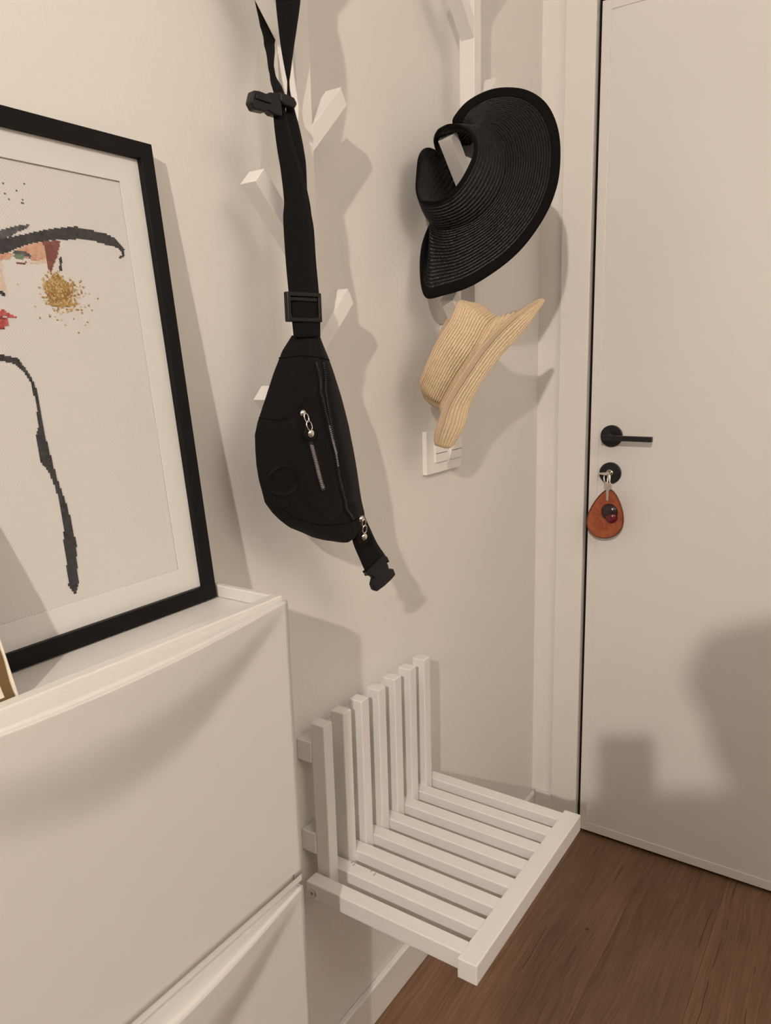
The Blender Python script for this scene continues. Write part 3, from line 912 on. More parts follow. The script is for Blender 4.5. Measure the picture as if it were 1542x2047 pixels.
BEIGE_RIBS = [
 ( (0.0551,-0.6589,1.235),(0.0788,-0.6348,1.21),(0.101,-0.6355,1.136),(0.0835,-0.6625,1.139) ),
 ( (0.0624,-0.6773,1.249),(0.0843,-0.6371,1.215),(0.1115,-0.6341,1.147),(0.0896,-0.6744,1.155) ),
 ( (0.0769,-0.6854,1.271),(0.0973,-0.6342,1.238),(0.126,-0.6288,1.176),(0.0991,-0.6779,1.178) ),
 ( (0.0923,-0.6819,1.304),(0.1125,-0.6249,1.266),(0.1327,-0.6223,1.21),(0.1136,-0.6782,1.213) ),
 ( (0.1046,-0.6753,1.328),(0.128,-0.6163,1.291),(0.1492,-0.6062,1.249),(0.137,-0.663,1.259) ),
 ( (0.116,-0.6585,1.355),(0.1367,-0.6007,1.314),(0.17,-0.573,1.293),(0.1571,-0.6351,1.302) ),
 ( (0.1178,-0.6365,1.383),(0.1436,-0.5811,1.34),(0.1871,-0.5326,1.327),(0.1803,-0.5913,1.344) ),
 ( (0.1158,-0.6036,1.385),(0.1431,-0.5541,1.353),(0.1964,-0.4971,1.359),(0.1939,-0.5317,1.373) ),
 ( (0.1112,-0.5719,1.382),(0.1409,-0.5331,1.358),(0.1993,-0.4701,1.383),(0.2022,-0.4748,1.391) ),
 ( (0.0819,-0.5532,1.381),(0.1233,-0.5134,1.348),(0.1696,-0.46,1.368),(0.1718,-0.4537,1.371) ),
 ( (0.0608,-0.5529,1.375),(0.1019,-0.5119,1.315),(0.1248,-0.4622,1.329),(0.1292,-0.449,1.327) ),
 ( (0.0456,-0.5546,1.356),(0.085,-0.5203,1.282),(0.0925,-0.4718,1.278),(0.0967,-0.4586,1.274) ),
 ( (0.0377,-0.5639,1.333),(0.0732,-0.5386,1.25),(0.074,-0.4993,1.231),(0.0738,-0.4885,1.224) ),
 ( (0.0341,-0.577,1.304),(0.0666,-0.5662,1.222),(0.0716,-0.5424,1.195),(0.0722,-0.5376,1.181) ),
 ( (0.0359,-0.5993,1.268),(0.0686,-0.5949,1.204),(0.0778,-0.5817,1.166),(0.0784,-0.583,1.151) ),
 ( (0.0469,-0.6351,1.228),(0.0732,-0.6216,1.198),(0.0876,-0.6187,1.147),(0.0866,-0.6319,1.138) ),
]
loft('sun_visor', BEIGE_RIBS, True, 200, 'beige_straw', 'beige_ribbon', 'beige straw sun visor hanging below the black one', None, 0.0150, 0.0030, 12, 17)

# ------------------------------------------------------------------ waist bag
BO = Vector((0.114, -0.95, 1.06))
ph = math.radians(10)
BU = Vector((math.sin(ph), math.cos(ph), 0)); BN = Vector((math.cos(ph), -math.sin(ph), 0))
def bg(u, v_, w_=0.0):
    return BO + BU * u + Vector((0, 0, v_)) + BN * w_
bag = thing('waist_bag', tuple(bg(-0.05, -0.03)), 'black fabric waist bag hanging by its strap from the left coat rack', 'bag')
BODY_L =[ (-0.1010,0.2641),(-0.1180,0.2458),(-0.1346,0.2176),(-0.1515,0.1835),(-0.1654,0.1558),(-0.1705,0.1403),(-0.1712,0.1212),(-0.1710,0.1018),(-0.1685,0.0820),(-0.1642,0.0649),(-0.1612,0.0512),(-0.1500,0.0359),(-0.1383,0.0237),(-0.1221,0.0105),(-0.1008,-0.0004),(-0.0832,-0.0102),(-0.0623,-0.0186) ]
BODY_R =[ (-0.0559,0.2661),(-0.0495,0.2516),(-0.0414,0.2348),(-0.0333,0.2143),(-0.0210,0.1794),(-0.0086,0.1398),(-0.0005,0.1031),(0.0074,0.0582),(0.0131,0.0275),(0.0185,0.0078),(0.0167,-0.0072),(0.0070,-0.0168),(-0.0047,-0.0253),(-0.0219,-0.0265) ]
TAIL_L =[ (-0.0184,-0.0036),(-0.0124,-0.0256),(-0.0098,-0.0352),(-0.0006,-0.0561),(0.0040,-0.0686),(0.0117,-0.0850) ]
TAIL_R =[ (0.0116,0.0061),(0.0270,-0.0233),(0.0340,-0.0362),(0.0421,-0.0494),(0.0503,-0.0614),(0.0587,-0.0743) ]
CLIP =[ (0.0119,-0.0843),(0.0212,-0.0919),(0.0176,-0.1013),(0.0214,-0.1109),(0.0267,-0.1137),(0.0432,-0.1090),(0.0590,-0.1024),(0.0683,-0.0965),(0.0641,-0.0867),(0.0541,-0.0845),(0.0522,-0.0769),(0.0469,-0.0702) ]
CLIPBAR =[ (0.0038,-0.0786),(0.0098,-0.0854),(0.0150,-0.0858),(0.0480,-0.0705),(0.0547,-0.0695),(0.0505,-0.0639),(0.0441,-0.0602) ]
MAIN_L =[ (-0.1176,0.5468),(-0.1180,0.5301),(-0.1180,0.5076),(-0.1165,0.4852),(-0.1134,0.4628),(-0.1111,0.4282),(-0.1139,0.4103),(-0.1143,0.3925),(-0.1136,0.3566),(-0.1120,0.3202),(-0.1104,0.2956),(-0.1085,0.2619) ]
MAIN_R =[ (-0.1012,0.5502),(-0.0992,0.5337),(-0.0936,0.5120),(-0.0878,0.4899),(-0.0795,0.4677),(-0.0709,0.4331),(-0.0686,0.4151),(-0.0655,0.3971),(-0.0643,0.3600),(-0.0622,0.3223),(-0.0619,0.2968),(-0.0640,0.2619) ]
SECR_L =[ (-0.1031,0.6869),(-0.1054,0.6543),(-0.1031,0.6226),(-0.1007,0.6013),(-0.0956,0.5748),(-0.0928,0.5670),(-0.0939,0.5526),(-0.0959,0.5353),(-0.0942,0.5127),(-0.0893,0.4904),(-0.0843,0.4677),(-0.0829,0.4142) ]
SECR_R =[ (-0.0647,0.6986),(-0.0676,0.6649),(-0.0762,0.6295),(-0.0825,0.6057),(-0.0896,0.5761),(-0.0915,0.5672),(-0.0890,0.5565),(-0.0830,0.5378),(-0.0764,0.5159),(-0.0721,0.4932),(-0.0702,0.4698),(-0.0719,0.4153) ]
SECL_L =[ (-0.0907,0.7121),(-0.0855,0.6799),(-0.0797,0.6529),(-0.0813,0.6272),(-0.0997,0.5801),(-0.1084,0.5556),(-0.1112,0.5369) ]
SECL_R =[ (-0.0669,0.7194),(-0.0596,0.6872),(-0.0576,0.6587),(-0.0650,0.6312),(-0.0921,0.5875),(-0.0954,0.5639),(-0.0906,0.5427) ]
ZIPA =[ (-0.0825,0.2287),(-0.0821,0.2067),(-0.0808,0.1844),(-0.0764,0.1543),(-0.0708,0.1262),(-0.0638,0.1050),(-0.0580,0.0760),(-0.0482,0.0500),(-0.0361,0.0245),(-0.0223,0.0062) ]
ZIPB =[ (-0.0659,0.2284),(-0.0654,0.2060),(-0.0682,0.1883),(-0.0675,0.1696),(-0.0634,0.1464),(-0.0592,0.1229),(-0.0546,0.1066) ]
ZIPC =[ (-0.1066,0.1294),(-0.1032,0.1146),(-0.0974,0.0952),(-0.0923,0.0778),(-0.0853,0.0598) ]
BODY_L += [(-0.0365, BODY_R[-1][1] + 0.0003)]
BODY_R += [(-0.0260, BODY_R[-1][1] - 0.0003)]
ZTOP, ZBOT = 0.2645, BODY_R[-1][1] + 0.0004
def bag_w(s, v_):
    """front height of the bag, s from -1 (left) to 1 (right)"""
    q = (v_ - ZBOT) / (ZTOP - ZBOT)
    T = 0.008 + 0.024 * math.sin(math.pi * min(1.0, max(0.0, (1 - q) * 0.93 + 0.03))) ** 0.8
    base = T * max(0.0, 1 - s * s) ** 0.62
    x = s
    fold = 0.0
    fold += -0.0045 * math.exp(-((x + 0.35 - 0.5 * (q - 0.72)) / 0.10) ** 2) * math.exp(-((q - 0.72) / 0.13) ** 2)
    fold += -0.0040 * math.exp(-((q - 0.70 - 0.16 * (x + 0.2)) / 0.022) ** 2) * math.exp(-((x + 0.25) / 0.4) ** 2)
    fold += 0.0035 * math.exp(-((q - 0.76 - 0.20 * (x + 0.2)) / 0.030) ** 2) * math.exp(-((x + 0.3) / 0.35) ** 2)
    fold += -0.0035 * math.exp(-((x + 0.55 + 0.9 * (q - 0.35)) / 0.10) ** 2) * math.exp(-((q - 0.32) / 0.22) ** 2)
    fold += -0.0040 * math.exp(-((x - 0.38 - 0.25 * (0.5 - q)) / 0.09) ** 2) * math.exp(-((q - 0.45) / 0.34) ** 2)
    fold += 0.0025 * math.exp(-((x - 0.18) / 0.09) ** 2) * math.exp(-((q - 0.45) / 0.30) ** 2)
    fold += -0.0030 * math.exp(-((q - 0.14 - 0.10 * x) / 0.025) ** 2) * math.exp(-((x - 0.2) / 0.5) ** 2)
    fold += 0.0022 * noise.noise(Vector((x * 2.2, q * 5, 1.3)))
    return base + fold * max(0.0, 1 - s * s) ** 0.4
def bag_uv(u, v_):
    l, r = by_height(BODY_L, v_), by_height(BODY_R, v_)
    return (2 * u - l - r) / max(1e-4, r - l)
def on_bag(u, v_, d=0.0):
    return bg(u, v_, bag_w(max(-1, min(1, bag_uv(u, v_))), v_) + d)
NU, NV = 56, 90
V = []
for i in range(NV):
    v_ = ZTOP + (ZBOT - ZTOP) * i / (NV - 1)
    l, r = by_height(BODY_L, v_), by_height(BODY_R, v_)
    for j in range(NU):
        s = math.sin((j / (NU - 1) - 0.5) * math.pi)
        V.append(bg((l + r) / 2 + (r - l) / 2 * s, v_, bag_w(s, v_)))
nfront = len(V)
for i in range(NV):
    v_ = ZTOP + (ZBOT - ZTOP) * i / (NV - 1)
    l, r = by_height(BODY_L, v_), by_height(BODY_R, v_)
    for j in range(NU):
        s = math.sin((j / (NU - 1) - 0.5) * math.pi)
        V.append(bg((l + r) / 2 + (r - l) / 2 * s, v_, -0.010 * max(0.0, 1 - s * s) ** 0.5))
F = grid_faces(NV, NU)
F += [tuple(nfront + k for k in q)[::-1] for q in grid_faces(NV, NU)]
for i in range(NV - 1):
    for j in (0, NU - 1):
        a = i * NU + j
        F.append((a, a + NU, nfront + a + NU, nfront + a))
for j in range(NU - 1):
    for i in (0, NV - 1):
        a = i * NU + j
        F.append((a, a + 1, nfront + a + 1, nfront + a))
body = link('pouch', V, F, 'bag_cloth', bag, smooth=True)

def seam(pts, rad=0.0009, mat='bag_lining', name='seam', d=0.0004, n=24):
    path = [on_bag(*interp(pts, i / (n - 1)), d) for i in range(n)]
    return tube(name, path, rad, mat, body, 8)
seam([(-0.126, 0.2357), (-0.103, 0.2385), (-0.077, 0.2365), (-0.0500, 0.2315)], 0.0011)
seam([(-0.163, 0.162), (-0.148, 0.1588), (-0.131, 0.161)], 0.0009)
seam([(-0.155, 0.050), (-0.123, 0.026), (-0.084, 0.010), (-0.034, 0.004), (0.0, 0.007)], 0.0009)

def ribbon(name, L, R, ws, mat, parent, n=60, th=0.0018):
    V = []
    m2 = 5
    for i in range(n):
        s = i / (n - 1)
        a, b2 = catmull(L, s), catmull(R, s)
        w0 = interp([(x,) for x in ws], s)[0]
        for j in range(m2):
            q = j / (m2 - 1)
            V.append(bg(a[0] + (b2[0] - a[0]) * q, a[1] + (b2[1] - a[1]) * q, w0 + 0.0015 * 4 * q * (1 - q)))
    return link(name, V, grid_faces(n, m2), mat, parent, smooth=True, mods=(('SOLIDIFY', th, 0.0),))

def zipper(name, pts, teeth_mat, side, n_teeth, highlight=None):
    tape = ribbon_on(name, pts, 0.0085)
    V, F = [], []
    V2, F2 = [], []
    for i in range(n_teeth):
        s = (i + 0.5) / n_teeth
        u, v_ = catmull(pts, s)
        u2, v2 = catmull(pts, min(1, s + 0.01))
        dx, dz = u2 - u, v2 - v_
        ln = math.hypot(dx, dz) or 1
        tx, tz = dx / ln, dz / ln
        nx, nz = -tz, tx
        c = on_bag(u, v_, 0.0018)
        T = BU * tx + Vector((0, 0, tz)); Nn = BU * nx + Vector((0, 0, nz))
        for sd in ((-1, 1) if side == 0 else (side,)):
            cc = c + Nn * (0.0013 * sd) + T * (0.0007 * sd if side == 0 else 0)
            vv = []
            for a in (-1, 1):
                for b2 in (-1, 1):
                    for d in (-1, 1):
                        vv.append(cc + Nn * a * 0.0016 + T * b2 * 0.00055 + BN * d * 0.0009)
            if highlight and highlight[0] < s < highlight[1]:  # this stretch of teeth carries the painted highlight
                k = len(V2); V2 += vv; F2 += [tuple(k + q for q in fc) for fc in BOXF]
            else:
                k = len(V); V += vv; F += [tuple(k + q for q in fc) for fc in BOXF]
    z = None
    for Vx, Fx, mt in ((V, F, teeth_mat), (V2, F2, 'zip_teeth_highlight')):
        if Vx:
            z = link('zip_teeth', Vx, Fx, mt, tape)
            z['kind'] = 'stuff'
    return tape

def ribbon_on(name, pts, wid, d=0.0007, n=60):
    V = []
    for i in range(n):
        s = i / (n - 1)
        u, v_ = catmull(pts, s)
        u2, v2 = catmull(pts, min(1, s + 0.01)); u1, v1 = catmull(pts, max(0, s - 0.01))
        dx, dz = u2 - u1, v2 - v1
        ln = math.hypot(dx, dz) or 1
        nx, nz = -dz / ln, dx / ln
        for q in (-0.5, -0.17, 0.17, 0.5):
            V.append(on_bag(u + nx * wid * q, v_ + nz * wid * q, d))
    return link(name, V, grid_faces(n, 4), 'zip_tape', bag, smooth=True, mods=(('SOLIDIFY', 0.0010, 0.0),))

zipper('main_zip', ZIPA, 'zip_teeth', 1, 110, (0.36, 0.62))
zipper('main_zip', ZIPB, 'zip_teeth', -1, 52)
zipper('pocket_zip', ZIPC, 'zip_teeth', 0, 34, (0.12, 0.95))

def pull(c0, c1, c2, ex=0.0):
    p = link('zip_pull', *dome_vf(on_bag(*c0, 0.001 + ex), BN, 0.0052, 0.004), 'nickel', bag, smooth=True)
    a, b2 = on_bag(*c0, 0.006 + ex), on_bag(*c2, 0.006 + ex)
    dirv = (b2 - a).normalized()
    side = dirv.cross(BN).normalized()
    mid = on_bag(*c1, 0.006 + ex)
    for k2, (h0, h1, wd) in enumerate(((0.0, 0.012, 0.0034), (0.010, 0.023, 0.0042))):
        path = []
        for q in range(20):
            an = 2 * math.pi * q / 20
            path.append(a + dirv * (h0 + (h1 - h0) * (0.5 - 0.5 * math.cos(an))) + side * wd * math.sin(an) + BN * 0.001 * k2)
        tube('pull_ring', path, 0.0009, 'chrome', p, 8, True)
    v2, f2 = disc_vf(b2 - BN * 0.003, BN, 0.0108, 0.003, 32)
    link('pull_tab', v2, f2, 'patch_rubber', p)
    link('rivet', *dome_vf(b2, BN, 0.0054, 0.0028), 'chrome', p, smooth=True)
pull((-0.1112, 0.1649), (-0.1086, 0.1524), (-0.1078, 0.1386))
pull((-0.0135, 0.0075), (-0.0090, -0.0050), (-0.0070, -0.0203), 0.010)

# round embossed patch
pc = on_bag(-0.1430, 0.0795, 0.0)
V = [on_bag(-0.1430, 0.0795, 0.0018)]
for rr, dd in ((0.011, 0.0012), (0.0185, 0.0012), (0.0195, 0.0020), (0.0208, 0.0020), (0.0216, 0.0003)):
    V += [on_bag(-0.1430 + rr * math.cos(2 * math.pi * q / 40), 0.0795 + rr * math.sin(2 * math.pi * q / 40), dd) for q in range(40)]
F = [(0, 1 + q, 1 + (q + 1) % 40) for q in range(40)]
for i in range(4):
    F += [(1 + i * 40 + q, 1 + i * 40 + (q + 1) % 40, 1 + (i + 1) * 40 + (q + 1) % 40, 1 + (i + 1) * 40 + q) for q in range(40)]
patch = link('logo_patch', V, F, 'patch_rubber', bag, smooth=True)

# webbing
ribbon('strap', MAIN_L, MAIN_R, [0.004, 0.006, 0.008, 0.009, 0.010, 0.010, 0.010, 0.011, 0.012], 'webbing', bag)
ribbon('strap', SECR_L, SECR_R, [0.006, 0.006, 0.006, 0.006, 0.005, 0.0035, 0.0035, 0.0045, 0.0055, 0.006], 'webbing', bag)
ribbon('strap', SECL_L, SECL_R, [-0.060, -0.060, -0.060, -0.052, -0.020, -0.004, 0.004], 'webbing', bag)
# the loop over the peg, above the picture edge
pa, pb = SECL_L[0], SECL_R[0]
qa, qb = SECR_L[0], SECR_R[0]
V = []
for i in range(25):
    s = i / 24
    an = math.pi * s
    hgt = 0.075 * math.sin(an) ** 0.7
    w0 = -0.060 + 0.066 * (0.5 - 0.5 * math.cos(an))
    for q in (0, 0.5, 1):
        l = pa[0] + (pb[0] - pa[0]) * q; r = qa[0] + (qb[0] - qa[0]) * q
        lz = pa[1] + (pb[1] - pa[1]) * q; rz = qa[1] + (qb[1] - qa[1]) * q
        V.append(bg(l + (r - l) * s, lz + (rz - lz) * s + hgt, w0))
link('strap', V, grid_faces(25, 3), 'webbing', bag, smooth=True, mods=(('SOLIDIFY', 0.0018, 0.0),))
ribbon('strap_tail', TAIL_L, TAIL_R, [0.006, 0.006, 0.006, 0.008, 0.010], 'webbing', bag, 30, 0.0022)
def bag_ring(name, u0, u1, z0, z1, wd, w0, w1, mat, parent):
    P = []
    for d in (w0, w1):
        P += [bg(a, b2, d) for a, b2 in ((u0, z0), (u1, z0), (u1, z1), (u0, z1))]
        P += [bg(a, b2, d) for a, b2 in ((u0 + wd, z0 + wd), (u1 - wd, z0 + wd), (u1 - wd, z1 - wd), (u0 + wd, z1 - wd))]
    F = []
    for i in range(4):
        j = (i + 1) % 4
        F += [(i, j, 4 + j, 4 + i), (8 + i, 12 + i, 12 + j, 8 + j), (i, 8 + i, 8 + j, j), (4 + i, 4 + j, 12 + j, 12 + i)]
    return link(name, P, F, mat, parent, mods=(('BEVEL', 0.0016, 3),))
adj = bag_ring('strap_adjuster', -0.1195, -0.0620, 0.2808, 0.3180, 0.0055, 0.0085, 0.0165, 'black_plastic', bag)
prism('adjuster_bar', [(-0.113, 0.3070), (-0.0685, 0.3070), (-0.0685, 0.3115), (-0.113, 0.3115)], bg, 0.0125, 0.0150, 'black_plastic', adj, 0.0006)

# male clip at the lower end
cl = prism('buckle_clip', CLIP, bg, 0.006, 0.015, 'black_plastic', bag, 0.0016)
prism('buckle_bar', CLIPBAR, bg, 0.006, 0.0145, 'black_plastic', cl, 0.0014)
for a in ((CLIP[0][0] - 0.0005, CLIP[0][1] + 0.0010), (CLIP[-1][0] + 0.0028, CLIP[-1][1] - 0.0012)):
    link('buckle_link', *dome_vf(bg(a[0], a[1], 0.007), BN, 0.0035, 0.004), 'black_plastic', cl)
# female half hanging at the side of the strap near the top
bu = lambda a, b2, d: bg(-0.1143 + a * 1.12, 0.5354 + b2, 0.008 + d)
fb = prism('buckle_socket', [(0.003, -0.0125), (0.003, 0.0135), (-0.012, 0.0115), (-0.016, 0.0085), (-0.026, 0.0095), (-0.034, 0.0085), (-0.0365, 0.001), (-0.0385, -0.0055), (-0.034, -0.0125), (-0.020, -0.0120), (-0.015, -0.0095), (-0.010, -0.0125)], bu, -0.006, 0.0065, 'black_plastic', bag, 0.0018)
prism('socket_ridge', [(-0.012, -0.002), (-0.012, 0.003), (-0.032, 0.0045), (-0.033, -0.001)], bu, 0.0055, 0.0085, 'black_plastic', fb, 0.0012)
prism('strap_keeper', [(0.000, 0.004), (0.000, 0.0145), (0.0195, 0.0125), (0.0235, 0.006), (0.020, 0.000), (0.004, 0.001)], bu, -0.002, 0.0085, 'black_plastic', fb, 0.002)

# ------------------------------------------------------------------ keys
kb = thing('key_bunch', (HX, -0.03, KZ), 'keys in the door lock with an orange leather drop shaped fob', 'keys')
def dk(a, b2, d):      # plate lying along the door: x, z, distance from the door
    return (a, -d, b2)
k1 = disc('lock_key', (HX + 0.0005, -0.0125, KZ + 0.001), (0, -1, 0), 0.0062, 0.010, 'nickel', kb, 20)
prism('key_bow', [(-0.0220, -0.0015), (0.002, -0.003), (0.004, 0.003), (-0.004, 0.004), (-0.0215, 0.0015)], lambda a, b2, d: (HX + a, -0.024 - d, KZ + 0.0015 + b2), 0.0, 0.012, 'chrome', k1, 0.0008)
path = [(HX - 0.0005 + 0.0062 * math.cos(2 * math.pi * q / 28), -0.032 + 0.003 * math.sin(2 * math.pi * q / 28), KZ - 0.0065 + 0.0125 * math.sin(2 * math.pi * q / 28)) for q in range(28)]
tube('key_ring', path, 0.0011, 'chrome', kb, 8, True)
path = [(HX + 0.0062 + 0.0032 * math.cos(2 * math.pi * q / 24), -0.036 + 0.003 * math.sin(2 * math.pi * q / 24), KZ - 0.010 + 0.011 * math.sin(2 * math.pi * q / 24)) for q in range(24)]
tube('key_ring', path, 0.0010, 'nickel', kb, 8, True)
sx, sz = HX + 0.0075, 0.9760
bow = [(-0.0088, -0.007), (-0.0088, 0.004), (-0.0055, 0.0105), (-0.0018, 0.0085), (0.0, 0.005), (0.0018, 0.0085), (0.0055, 0.0105), (0.0088, 0.004), (0.0088, -0.007), (0.004, -0.010), (0.0028, -0.012), (0.0028, -0.034), (0.0, -0.037), (-0.0028, -0.034), (-0.0028, -0.012), (-0.004, -0.010)]
prism('spare_key', [(sx + a, sz + b2) for a, b2 in bow], dk, 0.0440, 0.0462, 'nickel', kb, 0.0004)
prism('spare_key_blade', [(sx + a, sz + b2) for a, b2 in ((-0.0042, -0.010), (-0.0012, -0.010), (-0.0012, -0.022), (-0.0042, -0.020))], dk, 0.0425, 0.0440, 'chrome', kb, 0.0)
fc = Vector((0.1975, 0, 0.9080))
drop = []
for q in range(48):
    a = 2 * math.pi * q / 48
    r = 0.0
    xx = 0.0540 * math.sin(a) * (0.79 - 0.29 * math.cos(a))
    zz = 0.0620 * math.cos(a) - 0.002
    xx += 0.0065 * (zz / 0.062)
    drop.append((fc.x + xx, fc.z + zz))
fob = prism('leather_fob', drop, dk, 0.0360, 0.0405, 'fob_leather', kb, 0.0012)
tube('fob_stitching', [dk(fc.x + (a - fc.x) * 0.975, fc.z + (b2 - fc.z) * 0.975, 0.0402) for a, b2 in drop], 0.0017, 'fob_edge', fob, 6, True)
V, F = [], []
for q in range(14):
    a0 = 0.4 + 2 * math.pi * q / 14
    k = len(V)
    for rr, hw in ((0.019, 0.0022), (0.036, 0.0010)):
        for sgn in (-1, 1):
            V.append(dk(fc.x - 0.001 + rr * math.cos(a0) * 0.85 - sgn * hw * math.sin(a0), fc.z - 0.006 + rr * math.sin(a0) + sgn * hw * math.cos(a0), 0.0408))
    F.append((k, k + 1, k + 3, k + 2))
link('fob_print', V, F, 'fob_print', fob, mods=(('SOLIDIFY', 0.0004, 0.0),))
v2, f2 = dome_vf(dk(fc.x + 0.0085, fc.z + 0.0040, 0.0402), (0, -1, 0), 0.0205, 0.010, 24, 7)
link('bead', v2, f2, 'bead_dark', fob, smooth=True)
v2, f2 = dome_vf(dk(fc.x + 0.0140, fc.z - 0.0085, 0.0404), (0, -1, 0), 0.0150, 0.0115, 24, 7)
link('bead', v2, f2, 'bead_red', fob, smooth=True)

# ------------------------------------------------------------------ the photographer behind the phone (casts the soft shadow on the door)
def skin_mesh(name, chains, mat, parent, sub=2):
    """chains: lists of (point, radius); equal points are welded so limbs join into one surface"""
    V, E, Rr = [], [], []
    idx = {}
    def vert(p, r):
        key = tuple(round(c, 4) for c in p)
        if key not in idx:
            idx[key] = len(V); V.append(Vector(p)); Rr.append(r)
        return idx[key]
    for ch in chains:
        ids = [vert(p, r) for p, r in ch]
        E += [(a, b2) for a, b2 in zip(ids, ids[1:])]
    org = ORIGIN[parent.name]
    me = bpy.data.meshes.new(name)
    me.from_pydata([tuple(v - org) for v in V], E, [])
    me.materials.append(M[mat])
    o = bpy.data.objects.new(name, me)
    col.objects.link(o)
    o.parent = parent
    ORIGIN[o.name] = org
    sk = o.modifiers.new('skin', 'SKIN')
    sk.use_smooth_shade = True
    lay = me.skin_vertices[0].data if me.skin_vertices else None
    if lay is None:
        bm = bmesh.new(); bm.from_mesh(me); bm.verts.layers.skin.verify(); bm.to_mesh(me); bm.free()
        lay = me.skin_vertices[0].data
    for i, r in enumerate(Rr):
        lay[i].radius = (r, r) if not isinstance(r, tuple) else r
        lay[i].use_root = (i == 0)
    ss = o.modifiers.new('subsurf', 'SUBSURF'); ss.levels = sub; ss.render_levels = sub
    return o

PB = Vector((1.045, -2.11, 0.0))
facing = Vector((-0.56, 0.83, 0.0)).normalized()
pr = Vector((facing.y, -facing.x, 0.0))          # the person's right
def pp(r, f, z):
    return PB + pr * r + facing * f + Vector((0, 0, z))
person = thing('person', tuple(PB), 'person taking the photograph with raised phone, seen only as a soft shadow on the door', 'person')
ph_c = CAM - fwd * 0.010 - upv * 0.055 + rgt * 0.022      # centre of the phone, lens near its upper corner
ph_l, ph_r = ph_c - rgt * 0.037, ph_c + rgt * 0.037
wl = ph_l - upv * 0.085 - fwd * 0.045 - rgt * 0.020
wr = ph_r - upv * 0.085 - fwd * 0.045 + rgt * 0.020
pel, wst, chs, nek = pp(0, 0, 0.93), pp(0, -0.01, 1.06), pp(0, 0.01, 1.28), pp(0, 0.030, 1.415)
hb, hm, ht = pp(0, 0.055, 1.470), pp(0, 0.085, 1.540), pp(0, 0.075, 1.592)
shl, shr = pp(-0.170, 0.03, 1.375), pp(0.170, 0.03, 1.375)
ell, elr = pp(-0.225, 0.10, 1.13), pp(0.235, 0.10, 1.13)
chains = [[(pel, 0.125), (wst, 0.110), (chs, 0.125), (nek, 0.052), (hb, 0.060), (hm, 0.082), (ht, 0.070)],
          [(hm, 0.082), (hm + facing * 0.085 + Vector((0, 0, -0.025)), 0.020), (hm + facing * 0.098 + Vector((0, 0, -0.035)), 0.011)],
          [(hm, 0.082), (hm + pr * 0.082, 0.014), (hm + pr * 0.088 + Vector((0, 0, 0.018)), 0.012)],
          [(hm, 0.082), (hm - pr * 0.082, 0.014), (hm - pr * 0.088 + Vector((0, 0, 0.018)), 0.012)]]
for sh_, el_, wr_, side, s in ((shl, ell, wl, ph_l, -1), (shr, elr, wr, ph_r, 1)):
    palm = side - upv * 0.035 - fwd * 0.020 + rgt * 0.014 * s
    chains.append([(chs, 0.125), (sh_, 0.058), (sh_.lerp(el_, 0.5), 0.045), (el_, 0.040), (el_.lerp(wr_, 0.4), 0.038), (wr_, 0.024), (palm, 0.024)])
    for q, (up_, ln) in enumerate(((0.010, 0.062), (-0.008, 0.068), (-0.026, 0.064), (-0.043, 0.052))):
        k0 = side + upv * (up_ - 0.030) + rgt * 0.013 * s - fwd * 0.002
        k1 = k0 + fwd * 0.017 - rgt * 0.006 * s
        k2 = k1 - rgt * ln * 0.30 * s + fwd * 0.004
        k3 = k2 - rgt * ln * 0.28 * s - fwd * 0.001
        chains.append([(palm, 0.024), (k0, 0.0095), (k1, 0.0085), (k2, 0.0080), (k3, 0.0070)])
    t0 = side - upv * 0.028 - fwd * 0.024 - rgt * 0.002 * s
    chains.append([(palm, 0.024), (t0, 0.0115), (t0 + upv * 0.026 - rgt * 0.010 * s + fwd * 0.004, 0.0100), (t0 + upv * 0.046 - rgt * 0.014 * s + fwd * 0.008, 0.0085)])
for s in (-1, 1):
    hip, kne, ank = pp(0.095 * s, 0.0, 0.88), pp(0.11 * s, 0.02, 0.48), pp(0.12 * s, -0.02, 0.085)
    chains.append([(pel, 0.125), (hip, 0.090), (hip.lerp(kne, 0.5), 0.074), (kne, 0.055), (kne.lerp(ank, 0.35), 0.054), (ank, 0.036), (pp(0.125 * s, 0.06, 0.040), 0.036), (pp(0.13 * s, 0.15, 0.026), 0.026)])
skin_mesh('body', chains, 'skin', person)
sleeve = []
for sh_, el_, wr_ in ((shl, ell, wl), (shr, elr, wr)):
    sleeve.append([(chs, 0.140), (sh_, 0.072), (sh_.lerp(el_, 0.5), 0.058), (el_, 0.052), (el_.lerp(wr_, 0.55), 0.045)])
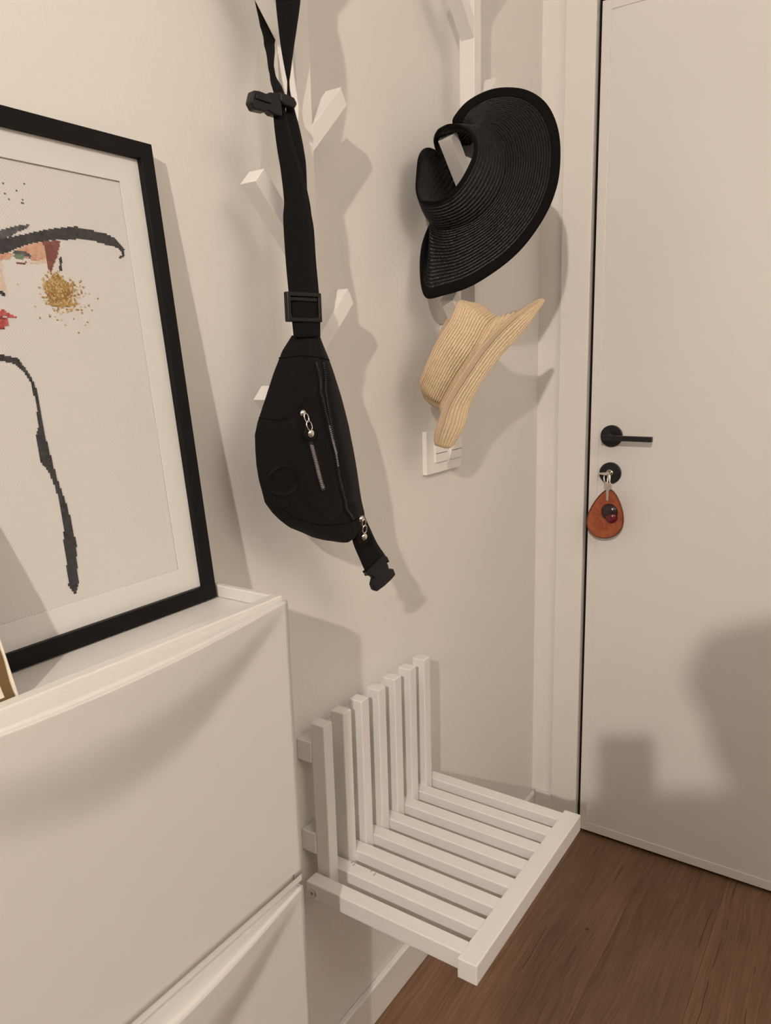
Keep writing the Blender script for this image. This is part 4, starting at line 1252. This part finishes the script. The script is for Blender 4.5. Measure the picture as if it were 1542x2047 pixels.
skin_mesh('shirt', [[(pp(0, 0, 0.86), 0.150), (pel, 0.143), (wst, 0.132), (chs, 0.140), (pp(0, 0.025, 1.375), 0.085)]] + sleeve, 'shirt_cloth', person)
legs = []
for s in (-1, 1):
    hip, kne, ank = pp(0.095 * s, 0.0, 0.88), pp(0.11 * s, 0.02, 0.48), pp(0.12 * s, -0.02, 0.085)
    legs.append([(pel, 0.138), (hip, 0.104), (hip.lerp(kne, 0.5), 0.088), (kne, 0.070), (kne.lerp(ank, 0.5), 0.064), (ank + Vector((0, 0, 0.03)), 0.056)])
skin_mesh('trousers', [[(wst - Vector((0, 0, 0.04)), 0.118), (pel, 0.138)]] + legs, 'trouser_cloth', person)
for s in (-1, 1):
    skin_mesh('sock', [[(pp(0.12 * s, -0.02, 0.12), 0.042), (pp(0.12 * s, -0.02, 0.06), 0.044), (pp(0.125 * s, 0.06, 0.046), 0.043), (pp(0.13 * s, 0.15, 0.034), 0.032)]], 'sock', person)
skin_mesh('hair', [[(hm - facing * 0.020 + Vector((0, 0, -0.05)), 0.075), (hm - facing * 0.022 + Vector((0, 0, 0.02)), 0.092), (ht + Vector((0, 0, 0.006)), 0.078)],
                   [(hm - facing * 0.022 + Vector((0, 0, 0.02)), 0.092), (hm - facing * 0.05 + Vector((0, 0, -0.10)), 0.055), (hm - facing * 0.06 + Vector((0, 0, -0.17)), 0.038)]], 'hair', person)
phone = thing('phone', tuple(ph_c), 'slim dark phone held up by the photographer, seen only as a shadow on the door', 'phone')
pv = lambda a, b2, d: ph_c + rgt * a + upv * b2 + fwd * d
rr = [(-0.036, -0.072), (-0.031, -0.077), (0.031, -0.077), (0.036, -0.072), (0.036, 0.072), (0.031, 0.077), (-0.031, 0.077), (-0.036, 0.072)]
pbody = prism('phone_case', rr, pv, -0.004, 0.004, 'black_plastic', phone, 0.0012)
prism('screen', [(-0.033, -0.073), (0.033, -0.073), (0.033, 0.073), (-0.033, 0.073)], pv, -0.0046, -0.0040, 'bead_dark', phone)
